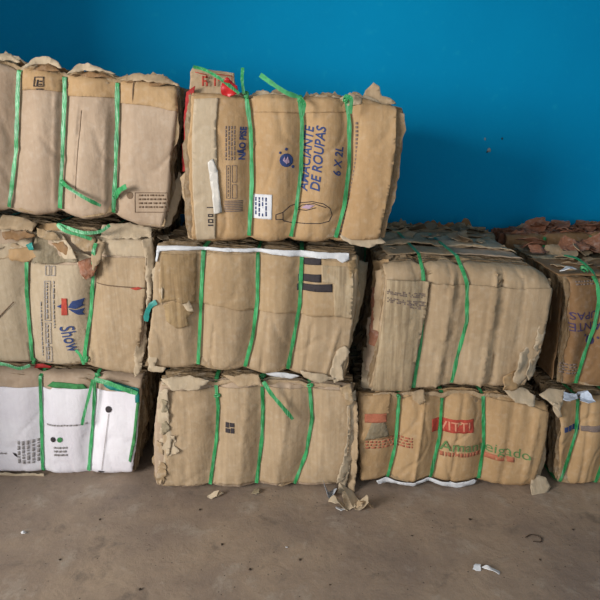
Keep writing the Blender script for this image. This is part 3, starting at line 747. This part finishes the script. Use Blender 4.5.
topsheet(M3, 'top_sheet', .60, .96, 2.44, 2.66, .013, TAN2, 54, wave=.01)
M3.scraps('torn_scrap', (.33, .46), (2.24, 2.45), lambda x: M3.zt(x) - .012, 10, .06, TAN, flat=.7, seed=5)
M3.scraps('torn_scrap', (.45, .93), (2.4, 2.72), lambda x: M3.zt(x) + .012, 10, .16, TAN, flat=.25, seed=6)
# the torn left end seen in the gap beside the black-barred bale
for k in range(9):
    z = -.0; rr = random.Random(k + 70)
for k, (a, b, c, d, m) in enumerate(((376, 272, 386, 330, TAN), (372, 290, 384, 345, RUSTY), (368, 320, 380, 372, PINK), (364, 350, 376, 388, TAN2), (374, 262, 388, 290, WARM))):
    M3.flap('torn_flap', [(a, b), (c, b - 4), (c - 2, (b + d) / 2), (c - 4, d), (a - 3, d), (a - 1, (b + d) / 2)], m, off=.03 + .015 * k, slope=(-.8, .1), wave=.012, rag=.005, seed=60 + k)
x, z = W(367, 364, 2.2)
M3.marks('blue_striped_print', [[(363, 358), (376, 362), (376, 363.2), (363, 359.2)], [(363, 361), (376, 365), (376, 366.2), (363, 362.2)]], BLUEINK, lift=-.02, parent=M3.e) if False else None

M4 = Bale(2.17, [(566, 277), (595, 278), (650, 278), (760, 280)],
          [(563, 386), (600, 387), (650, 385), (760, 384)],
          [(566, 277), (568, 300), (566, 340), (563, 386)], [(760, 280), (756, 384)],
          [[(595, 277), (597, 300), (592, 325), (583, 350), (573, 386)], [(655, 278), (650, 385)], [(712, 280), (706, 384)]],
          'brown middle row bale at the right edge with upside-down blue lettering', seed=8, rt=.03, rs=.03, bulge=.026, mat=BROWN, layer=EDGE, jit=.01, depth=.6, stop=.02)
M4.text('AMACIANTE', (604.5, 325.5), 72, 8, 181, DIMINK, bold=.005, label='upside-down blue lettering')
M4.text('DE ROUPAS', (603, 314.5), 68, 7.5, 181, DIMINK, bold=.005, label='upside-down blue lettering')
M4.marks('blue_round_emblem', [disc(590, 340, 4.2)] + [disc(597, 337, 1.2), disc(585, 335, 1.2)], DIMINK, h=.004, label='round blue emblem')
M4.marks('printed_marks', dashes(561, 364, 578, 376, 4, rg, False), GREYINK)
M4.marks('printed_marks', dashes(575, 281, 600, 286, 2, rg, False), GREYINK)
topsheet(M4, 'top_sheet', 1.04, 1.5, 2.19, 2.5, .004, BROWN, 55, wave=.01)
topsheet(M4, 'top_sheet', 1.05, 1.6, 2.45, 2.74, .008, DULL, 56, wave=.014)
ragged_top(M4, (.3, .4, .5, .56), (.02, .024, .03, .03), (DULL, TAN, DULL), seed=4, x0=1.08, x1=1.85)
M4.scraps('torn_scrap', (1.12, 1.9), (2.35, 2.68), lambda x: M4.zt(x) + .03, 18, .2, TAN, flat=.4, seed=19)
M4.scraps('torn_scrap', (1.10, 1.5), (2.22, 2.5), lambda x: M4.zt(x) + .004, 12, .14, TAN, flat=.3, seed=8)
M4.scraps('torn_scrap', (1.09, 1.6), (2.52, 2.70), lambda x: M4.zt(x) + .03, 22, .22, RUSTY, flat=.45, seed=9)
def side_panel(b, x, y0, y1, z0, z1, mat, seed, label=None, lean=0.0):
    """smooth board on the left end of a bale"""
    poly = [(y0, z0), (y1, z0 + .01), (y1 - .01, z1 - .02), (y0 + .02, z1)]
    def mf(y, z):
        return (x - .006 - .010 * nz(y * 9, z * 5, seed) - .004 * nz(y * 30, z * 20, seed) + lean * (y - y0), y, z)
    vs, fs = sheet_geo(poly, mf, (.004, 0, 0), .004, .02, seed)
    return mk('end_sheet', vs, fs, mat, b.e, label=label)
xz = W(563, 386, 2.17)
side_panel(M4, interp(M4.L, 0.8), 2.21, 2.6, M4.zb(1.0) + .01, M4.zt(1.0) - .02, BROWN, 3)
M4.scraps('white_scrap', (1.06, 1.09), (2.19, 2.21), lambda x: M4.zt(x) + .02, 1, .08, OFFW, flat=.2, seed=10, label='white paper scrap on top')
M4.knot(0, (590, 272), r=.018, lift=.0); M4.tail(0, [(596, 280), (590, 270), (582, 261), (574, 260)], [.02, .02, -.03, -.08], w=.014, nrm=(0, -.4, 1))

# ================================================================== top row
T1 = Bale(2.2, [(-45, 62), (0, 60), (17, 64), (30, 66), (64, 71), (90, 74), (118, 77), (150, 80), (178, 85)],
          [(-45, 207), (12, 212), (36, 216), (61, 213), (85, 220), (116, 217), (140, 226), (163, 229)],
          [(-45, 62), (-45, 207)], [(178, 85), (179, 112), (175, 150), (170, 200), (163, 229)],
          [[(21, 58), (19, 90), (17, 150), (10, 211)], [(65, 66), (66, 100), (64, 160), (61, 213)], [(118, 72), (118, 120), (116, 180), (114, 218)]],
          'upper bale at the left with a framed small print low on its face', seed=9, rt=.035, bulge=.036, mat=PINK, jit=.014,
          panel_in=(0, 0, .012, 0), creases=[((58, 100), (56, 205), -.005, .006), ((83, 112), (77, 195), .006, .004), ((108, 120), (106, 210), -.005, .006)])
T1.sheet('cardboard_sheet', [(22, 67), (62, 72), (62, 92), (44, 90), (22, 90)], WARM, lift=.0055, rag=.001, label='browner folded strip')
T1.sheet('cardboard_sheet', [(67, 72), (117, 78), (117, 98), (95, 97), (67, 96)], WARM, lift=.0055, rag=.001, label='browner folded strip')
T1.sheet('cardboard_sheet', [(120, 78), (146, 80), (177, 86), (179, 112), (150, 106), (120, 103)], WARM, lift=.0055, rag=.0015, label='browner folded strip')
T1.marks('torn_slit', [[(134, 80), (134.8, 80), (135, 92), (134, 103), (133.6, 92)]], BROWNINK, lift=.008)
T1.marks('torn_slit', [[(82.4, 110), (83.2, 111), (80.6, 150), (77, 198), (76.4, 197), (79.6, 150)]], BROWNINK, lift=.0014)
T1.marks('printed_symbol', frame(36, 77, 46, 87, .9) + [rect(39, 80, 40.4, 86), rect(41.5, 81, 44, 82.5), rect(41.5, 84, 44, 85.4), rect(39, 89, 46, 90)], BLACKINK, lift=.0085, h=.01)
T1.marks('framed_print', frame(136, 192, 169, 212, .7) + dashes(140, 194, 167, 209.5, 4, rg, False, .28), BROWNINK)
T1.marks('round_stamp', [disc(131, 195, 3.6)], BROWNINK, h=.004)
def zT1(x): return T1.zt(x) - .012
T1.scraps('torn_scrap', (-.98, -.52), (2.22, 2.45), lambda x: T1.zt(x) - .022, 26, .10, TAN2, flat=.3, seed=11, fold=.3)
T1.scraps('torn_scrap', (-1.02, -.5), (2.24, 2.6), lambda x: T1.zt(x) - .018, 18, .10, DULL, flat=.35, seed=12, fold=.3)
for q, (pl, mt) in enumerate((([(-20, 62), (-8, 53), (8, 53), (20, 62), (8, 60), (-6, 60)], TAN2), ([(25, 68), (32, 58), (47, 56), (58, 62), (63, 69), (50, 64), (36, 64)], TAN2),
        ([(28, 70), (40, 65), (56, 67), (62, 72), (46, 71)], BROWN), ([(68, 74), (74, 64), (86, 62), (96, 66), (116, 74), (100, 72), (84, 70)], TAN2), ([(70, 76), (84, 71), (104, 73), (116, 79), (96, 77)], BROWN),
        ([(120, 80), (132, 73), (150, 74), (166, 76), (180, 86), (160, 83), (140, 81)], TAN), ([(124, 82), (140, 79), (158, 81), (170, 84), (150, 86)], BROWN))):
    T1.flap('torn_flap', pl, mt, off=-.026 + .004 * (q % 3), slope=(0, .5), wave=.014, rag=.005, seed=100 + q)
ragged_top(T1, (.0, .02, .045, .08, .13, .19), (.012, .02, .026, .028, .034, .036), (EDGE, DULL, BROWN, TAN2, EDGE, DULL), seed=2)
T1.flap('torn_flap', [(164, 80), (178, 84), (181, 100), (180, 114), (172, 108), (166, 96)], TAN, off=.005, slope=(.4, 0), wave=.012, rag=.004, seed=44)
T1.flap('torn_flap', [(172, 190), (178, 172), (186, 180), (180, 200), (170, 226), (164, 228)], TAN2, off=.03, slope=(.5, 0), wave=.012, rag=.004, seed=45)
T1.tail(1, [(63, 182), (74, 188), (90, 197), (103, 205)], [.01, .018, .02, .014], w=.013, onface=True)
T1.tail(2, [(115, 197), (121, 190), (130, 185)], [.01, .02, .03], w=.02, onface=True)
T1.knot(1, (63, 183), r=.012); T1.knot(2, (115, 196), r=.012)

T2 = Bale(2.15, [(188, 92), (200, 93), (246, 94), (270, 93), (299, 96), (345, 96), (370, 98), (403, 108)],
          [(188, 240), (215, 242), (249, 240), (270, 243), (290, 241), (315, 243), (334, 242), (360, 243), (383, 240)],
          [(188, 92), (184, 140), (185, 180), (188, 240)], [(404, 108), (401, 150), (395, 185), (384, 240)],
          [[(246, 92), (251, 130), (252, 182), (249, 241)], [(299, 94), (302, 122), (301, 170), (296, 210), (290, 241)], [(345, 94), (349, 122), (349, 166), (344, 206), (334, 242)]],
          'upper bale with blue fabric softener lettering, a bottle drawing and a white label', seed=10, rt=.025, bulge=.034, mat=WARM, jit=.012,
          panel_in=(.02, .03, .0, 0), creases=[((318, 100), (312, 240), .002, .01)])
T2.sheet('cardboard_sheet', [(195, 99), (219, 98), (217, 130), (218, 160), (216, 238), (197, 240), (194, 190), (193, 140)], TAN2, lift=.006, rag=.001, label='paler sheet on the left')
T2.sheet('cardboard_sheet', [(361, 104), (378, 104), (396, 106), (394, 150), (388, 190), (378, 238), (340, 240), (349, 200), (356, 160)], WARM, lift=.006, rag=.001)
T2.sheet('cardboard_sheet', [(253, 96), (300, 98), (345, 99), (347, 112), (302, 113), (254, 112)], WARM, lift=.0045, rag=.0012)
LT = .0018
T2.text('AMACIANTE', (306, 158), 66, 9.5, 84, BLUEINK, lift=LT, bold=.018, shear=.2, label='dark blue lettering reading upward')
T2.text('DE ROUPAS', (317.8, 158), 65, 10, 84, BLUEINK, lift=LT, bold=.018, shear=.2, label='dark blue lettering reading upward')
T2.text('6 X 2L', (338, 161), 29, 8.5, 84, BLUEINK, lift=LT, bold=.018, shear=.2, label='dark blue lettering reading upward')
T2.text('N\u00c3O PISE', (242, 143), 33, 8, 87, BLUEINK, lift=LT, bold=.04, label='dark blue lettering reading upward')
T2.text('MAS', (214, 219), 16, 6.5, 87, BLACKINK, lift=.008, bold=.01) if False else T2.marks('printed_figures', frame(209, 213, 214, 216, 1) + frame(209, 218, 214, 222, 1) + [rect(209, 223.5, 214, 225), rect(208, 206, 215, 207)], BLACKINK, lift=.008, h=.01)
T2.marks('small_print', dashes(226, 126, 237, 160, 4, rg), GREYINK)
T2.marks('small_print', frame(227, 165, 231, 198, .6) + frame(232.5, 165, 237.5, 182, .6) + frame(232.5, 184, 237.5, 198, .6) + dashes(228.5, 167, 230, 196, 1, rg), GREYINK)
T2.marks('hatched_print', [rect(225, 200 + 1.7 * q, 243, 201 + 1.7 * q) for q in range(7)], GREYINK)
T2.marks('round_blue_emblem', [disc(286.5, 160, 6.8)] + [disc(286.5, 149, 1.5), disc(280.5, 152.5, 1.3), disc(293, 166.5, 1.6)], BLUEINK, h=.006, label='round blue emblem with dots')
T2.marks('emblem_highlight', [[(283, 160), (285, 156), (286, 160), (288, 156), (290, 162), (287, 164)]], PINKINK, lift=.0025, h=.004)
# outline drawing of a bottle
def line(pts, w=.8):
    out = []
    for (a, b), (c, d) in zip(pts, pts[1:]):
        L = math.hypot(c - a, d - b) or 1; nx_, ny_ = -(d - b) / L * w / 2, (c - a) / L * w / 2
        out.append([(a + nx_, b + ny_), (c + nx_, d + ny_), (c - nx_, d - ny_), (a - nx_, b - ny_)])
    return out
bott = [(276, 214), (283, 212), (290, 206), (300, 203), (312, 201), (323, 203), (330, 208), (332, 215), (329, 221), (320, 223), (305, 223), (292, 223), (284, 221), (283, 219), (276, 219), (276, 214)]
T2.marks('bottle_drawing', line(bott) + line([(283, 212), (283, 220)]) + line([(296, 210), (302, 205), (314, 203), (326, 207)]) + line([(296, 210), (306, 210), (316, 207)]), BLACKINK, label='thin dark outline of a bottle on its side')
T2.marks('bottle_highlight', [[(301, 208), (306, 204.5), (315, 204.5), (309, 208.5)]], PINKINK, h=.006)
T2.marks('edge_print', [[(a + (349 - 356) * 0, b), (c, b), (c, d), (a, d)] for a, b, c, d in
         [(x, y, x + 2.6, y + 2.4) for y in range(122, 236, 4) for x in [355.5 - max(0, (y - 150)) ** 1.4 * .033]]], GREYINK)
T2.sheet('white_label', [(252.5, 194), (272.5, 194), (272, 219), (252.5, 218)], OFFW, lift=.002, rag=0, thick=.001, label='white printed label')
wl = T2.e.children[-1]; wl.parent = T2.panel
T2.marks('label_print', dashes(255, 197, 269, 216, 4, rg, True, .3), BLUEINK, lift=.0035, parent=T2.panel, h=.02)
T2.sheet('tape_strip', [(209, 162), (214, 158), (219, 170), (220, 185), (223, 211), (215, 213), (213, 190)], TAPE, lift=.010, rag=.001, thick=.001, label='strip of whitish tape')
# torn board with red print standing behind the top left corner
T2.flap('standing_flap', [(190, 100), (190, 72), (193, 66), (204, 69), (234, 73), (235, 86), (240, 98)], TAN, off=.03, slope=(0, .1), wave=.004, rag=.002, seed=71)
T2.marks('red_print', [], REDINK) if False else None
def offmarks(b, name, polys, mat, off, label=None):
    vs, fs = [], []
    for px in polys:
        poly = [W(a, c, b.D + off) for a, c in px]
        sheet_geo(poly, lambda x, z: (x, b.D + off, z), (0, .0006, 0), 0, .02, 1, vs, fs)
    return mk(name, vs, fs, mat, b.e, label=label)
offmarks(T2, 'red_print', line([(195, 72), (207, 75), (206, 78)], .9) + line([(214, 74), (232, 76), (232, 84)], .9) + [rect(202, 76, 204, 86), rect(204, 76, 208, 78), rect(204, 80, 207, 82), rect(206, 82, 208, 86), rect(214, 78, 216, 86), rect(218, 79, 221, 81)], REDINK, .018, 'red print')
T2.flap('red_rosette', [(220, 86), (227, 77), (237, 86), (237, 92), (229, 97), (221, 94)], REDP, off=-.05, wave=.02, rag=.003, seed=72, h=.006, label='crumpled red plastic')
T2.flap('red_board', [(186, 92), (196, 86), (194, 100), (192, 120), (189, 142), (184, 150), (183, 120)], REDC, off=.015, slope=(-.6, 0), wave=.006, rag=.003, seed=73, label='red printed sheet edge')
T2.flap('red_board', [(181, 144), (188, 142), (188, 170), (182, 172)], REDC, off=.05, slope=(-.6, 0), wave=.006, rag=.003, seed=74, label='red printed sheet edge')
T2.flap('torn_flap', [(179, 178), (187, 170), (194, 188), (195, 214), (194, 240), (188, 238), (184, 205)], TAN, off=-.006, slope=(-.4, 0), wave=.014, rag=.005, seed=75)
T2.flap('torn_flap', [(362, 98), (366, 90), (374, 82), (380, 86), (382, 96), (390, 98), (396, 104), (380, 106), (366, 104)], TAN, off=.02, slope=(0, .3), wave=.012, rag=.003, seed=76)
T2.flap('torn_flap', [(340, 98), (350, 92), (362, 98), (362, 104), (348, 106)], TAN2, off=-.01, slope=(0, .4), wave=.01, rag=.003, seed=77)
T2.flap('torn_flap', [(340, 236), (360, 234), (380, 236), (386, 242), (366, 247), (350, 244)], TAN2, off=-.02, slope=(0, .6), wave=.01, rag=.005, seed=78)
T2.scraps('torn_scrap', (-.3, .32), (2.19, 2.5), lambda x: T2.zt(x) - .012, 22, .09, TAN, flat=.3, seed=21, fold=.3)
ragged_top(T2, (.02, .05, .09, .15, .22), (.014, .018, .02, .022, .025), (TAN2, EDGE, TAN, DULL, TAN), x0=-.36, x1=.34, seed=1)
T2.tail(0, [(192, 66), (205, 70), (222, 80), (240, 94)], [-.02, .0, .03, .03], w=.011)
T2.tail(0, [(242, 67), (242, 80), (244, 94)], [-.02, .0, .01], w=.011)
T2.tail(1, [(261, 76), (272, 84), (286, 93), (298, 97)], [.05, .05, .04, .02], w=.016, mat=GREEN2)
T2.tail(1, [(299, 97), (304, 105), (302, 116)], [.02, .05, .05], w=.014)
T2.tail(2, [(345, 96), (350, 100), (349, 114)], [.02, .05, .05], w=.014)
T2.knot(0, (246, 95)); T2.knot(1, (300, 99)); T2.knot(2, (346, 99), r=.015)

# ================================================================== second row behind, against the wall
def box_px(x0, x1, z0, z1, D):
    """outline in photo pixels of a world rectangle"""
    def P(x, z):
        yc, zc = D, z - H
        d = yc * CP - zc * SP; v = (yc * SP + zc * CP) / d; u = x / d
        return (300 + u * FPX, 300 - v * FPX)
    return ([P(x0, z1), P((x0 + x1) / 2, z1 + .01), P(x1, z1)], [P(x0, z0), P(x1, z0)], [P(x0, z1), P(x0, z0)], [P(x1, z1), P(x1, z0)], P)
zr = 1.03
for k, (x0, x1, lab, mat, sc) in enumerate(((.14, 1.01, 'dusty grey-brown bale behind the wide one, against the blue wall', DULL, DULL), (1.06, 1.96, 'reddish ragged bale against the wall, behind the brown one at the right edge', BROWN, RUSTY))):
    t, b, l, r, P = box_px(x0, x1, .004, zr, 2.86)
    st = [[P(x0 + q, zr), P(x0 + q, .004)] for q in (.2, .44, .68)]
    X = Bale(2.86, t, b, l, r, st, lab, seed=20 + k, depth=.25, panel=True, mat=mat, layer=EDGE if k == 0 else RUSTY, jit=.02, zmin=.004, stop=-.004)
    X.scraps('torn_scrap', (x0 + .06, x1 - .08), (2.9, 3.03), lambda x: X.zt(x) - .005, 22, .17, sc, flat=.3, seed=30, fold=.25)
    ragged_top(X, (.03, .08, .13, .17, .2), (.02, .026, .03, .034, .036), (sc, TAN, sc, DULL, BROWN), seed=6 + k)
    X.scraps('torn_scrap', (x0 + .06, x1 - .08), (2.9, 3.03), lambda x: X.zt(x) + .006, 14, .2, RUSTY if k else TAN, flat=.5, seed=31, fold=.3)

# ================================================================== the room
YW = 3.17
def struct(name, vs, fs, mat):
    o = mk(name, vs, fs, mat, None, smooth=False); o['kind'] = 'structure'; return o
def slab(name, a, b, mat):
    (x0, y0, z0), (x1, y1, z1) = a, b
    vs = [(x, y, z) for x in (x0, x1) for y in (y0, y1) for z in (z0, z1)]
    fs = [(0, 1, 3, 2), (4, 6, 7, 5), (0, 4, 5, 1), (2, 3, 7, 6), (0, 2, 6, 4), (1, 5, 7, 3)]
    return struct(name, vs, fs, mat)
m, nt, b = new_mat('blue_painted_wall'); L = nt.links.new
geo = N(nt, 'ShaderNodeNewGeometry')
n1 = N(nt, 'ShaderNodeTexNoise', Scale=1.6, Detail=6.0, Roughness=.6); L(geo.outputs['Position'], n1.inputs['Vector'])
n2 = N(nt, 'ShaderNodeTexNoise', Scale=22.0, Detail=5.0); L(geo.outputs['Position'], n2.inputs['Vector'])
c = mixc(nt, ramp(nt, n1.outputs[0], .3, .7), lin(0, 134, 182), lin(0, 141, 188))
c = mixc(nt, ramp(nt, n2.outputs[0], .62, .9), c, lin(20, 152, 190))
L(c, b.inputs['Base Color']); b.inputs['Roughness'].default_value = .8; b.inputs['Specular IOR Level'].default_value = .08
n3 = N(nt, 'ShaderNodeTexNoise', Scale=60.0, Detail=4.0); L(geo.outputs['Position'], n3.inputs['Vector'])
bp = N(nt, 'ShaderNodeBump', Strength=.15, Distance=.004); L(n3.outputs[0], bp.inputs['Height'])
bp2 = N(nt, 'ShaderNodeBump', Strength=.25, Distance=.02); L(n1.outputs[0], bp2.inputs['Height']); L(bp.outputs[0], bp2.inputs['Normal'])
L(bp2.outputs[0], b.inputs['Normal']); WALLM = m

m, nt, b = new_mat('dusty_concrete'); L = nt.links.new
geo = N(nt, 'ShaderNodeNewGeometry')
n1 = N(nt, 'ShaderNodeTexNoise', Scale=2.2, Detail=8.0, Roughness=.62, Distortion=.15); L(geo.outputs['Position'], n1.inputs['Vector'])
n2 = N(nt, 'ShaderNodeTexNoise', Scale=24.0, Detail=6.0, Roughness=.7); L(geo.outputs['Position'], n2.inputs['Vector'])
n4 = N(nt, 'ShaderNodeTexNoise', Scale=6.0, Detail=7.0, Roughness=.7, Distortion=.2); L(geo.outputs['Position'], n4.inputs['Vector'])
c = mixc(nt, ramp(nt, n1.outputs[0], .36, .64), lin(128, 112, 100), lin(158, 138, 118))
c = mixc(nt, ramp(nt, n4.outputs[0], .55, .75), c, lin(168, 156, 142))
c = mixc(nt, ramp(nt, n4.outputs[0], .44, .28), c, lin(104, 92, 82))
mm = nt.nodes.new('ShaderNodeMath'); mm.operation = 'MULTIPLY'; mm.inputs[1].default_value = .5; L(ramp(nt, n2.outputs[0], .5, .75), mm.inputs[0])
c = mixc(nt, mm.outputs[0], c, lin(124, 106, 90))
vo = N(nt, 'ShaderNodeTexVoronoi', Scale=26.0); L(geo.outputs['Position'], vo.inputs['Vector'])
ms = nt.nodes.new('ShaderNodeMath'); ms.operation = 'LESS_THAN'; ms.inputs[1].default_value = .07; L(vo.outputs['Distance'], ms.inputs[0])
c = mixc(nt, ms.outputs[0], c, lin(76, 64, 54))
L(c, b.inputs['Base Color']); b.inputs['Roughness'].default_value = .62; b.inputs['Specular IOR Level'].default_value = .35
bp = N(nt, 'ShaderNodeBump', Strength=.35, Distance=.006); L(n2.outputs[0], bp.inputs['Height'])
bp2 = N(nt, 'ShaderNodeBump', Strength=.3, Distance=.02); L(n4.outputs[0], bp2.inputs['Height']); L(bp.outputs[0], bp2.inputs['Normal'])
L(bp2.outputs[0], b.inputs['Normal']); FLOORM = m
CEIL = plain('ceiling_paint', lin(170, 170, 168), .9, .2, .1, 4)
SIDE = WALLM
slab('floor', (-6, -4.0, -.1), (4, YW + .2, 0), FLOORM)
slab('wall_back', (-4, YW, 0), (4, YW + .15, 3.4), WALLM)
slab('wall_left', (-2.0, 1.5, 0), (-1.85, YW, 3.4), SIDE)  # out of view; front end set to shade the back wall's left corner
slab('wall_right', (4, -1.5, 0), (4.15, YW, 3.4), SIDE)
slab('ceiling', (-4, -1.5, 3.4), (4, YW, 3.5), CEIL)

# chips in the paint
CHIP = plain('bare_plaster', lin(150, 160, 160), .9, .2, .4, 90)
CHD = plain('hole_grime', lin(50, 60, 66), .9, .2, .4, 90)
for i, (px, py, r, mt) in enumerate(((489, 150, .012, CHIP), (485, 139, .007, CHIP), (502, 138.5, .006, CHD), (487, 152, .005, CHD))):
    x, z = W(px, py, YW); rr = random.Random(i)
    poly = [(x + math.cos(a / 9 * 6.283) * r * rr.uniform(.5, 1), z + math.sin(a / 9 * 6.283) * r * rr.uniform(.7, 1.4)) for a in range(9)]
    vs, fs = sheet_geo(poly, lambda a, c: (a, YW - .0012 - (.0006 if mt is CHD else 0), c), (0, .0006, 0), 0, .006, i)
    o = mk('paint_chip_%d' % (i + 1), vs, fs, mt, None); o['kind'] = 'structure'

# ================================================================== litter on the floor
def litter(name, label, cat, px, py, pieces, group=None, seed=0):
    """pieces: list of (dx, dy, size, aspect, rotation, material, fold, thick)"""
    x0, y0 = G(px, py); rng = random.Random(seed)
    root = None
    org = Vector((x0, y0, 0)); vs, fs, mats, fm = [], [], [], []
    e = bpy.data.objects.new(name, None) if len(pieces) > 1 else None
    if e:
        COL.objects.link(e); e.location = org; e['_org'] = tuple(org); e.empty_display_size = .05
    for dx, dy, sz, asp, rot, mt, fold, nm in pieces:
        v, f = [], []
        R = Matrix.Rotation(math.radians(rot), 3, 'Z') @ Matrix.Rotation(rng.uniform(-.25, .25), 3, 'X')
        crumple_geo(v, f, org + Vector((dx, dy, .01)), sz, rng, R, fold=fold, h=.006, thick=.0025, aspect=asp)
        lo = min(q.z for q in v)
        v = [Vector((q.x, q.y, q.z - lo + .0008)) for q in v]
        o = mk(nm if e else name, v, f, mt, e, smooth=False, org=org)
        if not e: o.location = org
    o = e or o
    o['label'] = label; o['category'] = cat
    if group: o['group'] = group
    return o
litter('cardboard_scrap', 'cluster of torn tan shreds on the floor at the plain bale\'s right corner', 'scrap', 350, 509,
       [(-.045, 0, .09, 1.2, 10, TAN2, .9, 'shred'), (.03, .01, .10, 1.5, -30, TAN2, .8, 'shred'), (.0, .05, .10, 1.6, 100, TAN2, .8, 'shred'), (-.04, -.012, .05, 1, 0, OFFW, .8, 'white_shred'), (.06, -.005, .07, 1.4, 20, TAN, .7, 'shred')], seed=1)
litter('plastic_film', 'crumpled clear film at the foot of the tan bale', 'film', 328, 496, [(0, 0, .085, .9, 20, FILM, 1.0, 'film')], seed=2)
litter('cardboard_scrap', 'thin tan shred on the floor left of centre, in front of the tan bale', 'scrap', 212, 498, [(0, 0, .045, 1.6, 10, TAN2, .8, 'shred'), (.03, .012, .035, 1.8, 30, TAN2, .5, 'shred')], seed=3)
litter('cardboard_scrap', 'small grey-brown scrap under the middle strap of the tan bale', 'scrap', 256, 493, [(0, 0, .05, .9, 10, DULL, .7, 'shred')], seed=4)
litter('paper_scrap', 'bent white paper scrap alone on the open floor at the lower right', 'scrap', 485, 571, [(-.028, .006, .036, 1.3, 20, OFFW, .6, 'paper'), (.022, -.002, .05, 1.9, -28, OFFW, .4, 'paper')], seed=5)
litter('paper_scrap', 'tiny whitish scrap on the floor at the lower left', 'scrap', 24, 534, [(0, 0, .028, 1, 60, OFFW, .6, 'paper')], seed=6)
litter('paper_scrap', 'tiny whitish scrap on the floor near the centre', 'scrap', 287, 548, [(0, 0, .014, 1, 60, OFFW, .6, 'paper')], seed=8)
x, y = G(534, 540); pts = smooth_path([Vector((x - .03, y + .01, .003)), Vector((x, y + .025, .004)), Vector((x + .03, y + .01, .003)), Vector((x + .02, y - .015, .003)), Vector((x - .01, y - .012, .003))])
vs, fs = ribbon_geo(pts, [Vector((0, 0, 1))] * len(pts), .004, .002)
o = mk('twine', vs, fs, plain('dark_twine', lin(70, 56, 46)), None, org=Vector((x, y, 0))); o.location = (x, y, 0); o['label'] = 'short loop of dark twine on the floor at the right'; o['category'] = 'twine'
PEB = plain('dirt', lin(74, 62, 52), .9, .2, .4, 120)
rp = random.Random(12); 
for i, (px, py) in enumerate([(100, 520), (222, 545), (250, 570), (412, 536), (330, 585), (60, 560), (540, 560), (470, 520), (140, 590), (200, 510), (573, 530), (300, 560)]):
    x, y = G(px, py); bm = bmesh.new(); bmesh.ops.create_icosphere(bm, subdivisions=2, radius=rp.uniform(.003, .006))
    for v in bm.verts: v.co = v.co * (1 + .5 * noise.noise(v.co * 300 + Vector((i, 0, 0)))); v.co.z *= .6
    lo = min(v.co.z for v in bm.verts)
    for v in bm.verts: v.co.z -= lo
    me = bpy.data.meshes.new('dirt_crumb'); bm.to_mesh(me); bm.free(); me.materials.append(PEB)
    o = bpy.data.objects.new('dirt_crumb', me); COL.objects.link(o); o.location = (x, y, 0)
    o['label'] = 'tiny dark crumb of dirt on the concrete floor'; o['category'] = 'crumb'; o['group'] = 'crumbs of dirt on the floor'

# ================================================================== light: daylight through the open front, behind the camera
w = bpy.data.worlds.new('sky'); SC.world = w; w.use_nodes = True
bg = w.node_tree.nodes['Background']; bg.inputs[0].default_value = (.90, .95, 1, 1); bg.inputs[1].default_value = .92
ld = bpy.data.lights.new('doorway_daylight', 'AREA'); ld.shape = 'RECTANGLE'; ld.size = 1.9; ld.size_y = 1.7; ld.energy = 300; ld.color = (1, .975, .94)
lo = bpy.data.objects.new('doorway_daylight', ld); COL.objects.link(lo); lo.location = (-4.1, -1.4, 2.2)
lo.rotation_euler = (Vector((.5, 3.0, .9)) - lo.location).to_track_quat('-Z', 'Y').to_euler()

SC.view_settings.view_transform = 'Standard'; SC.view_settings.look = 'None'
SC.view_settings.exposure = 0.0; SC.view_settings.gamma = 1.0; SC.view_settings.use_curve_mapping = False
for o in bpy.data.objects:
    if '_org' in o: del o['_org']
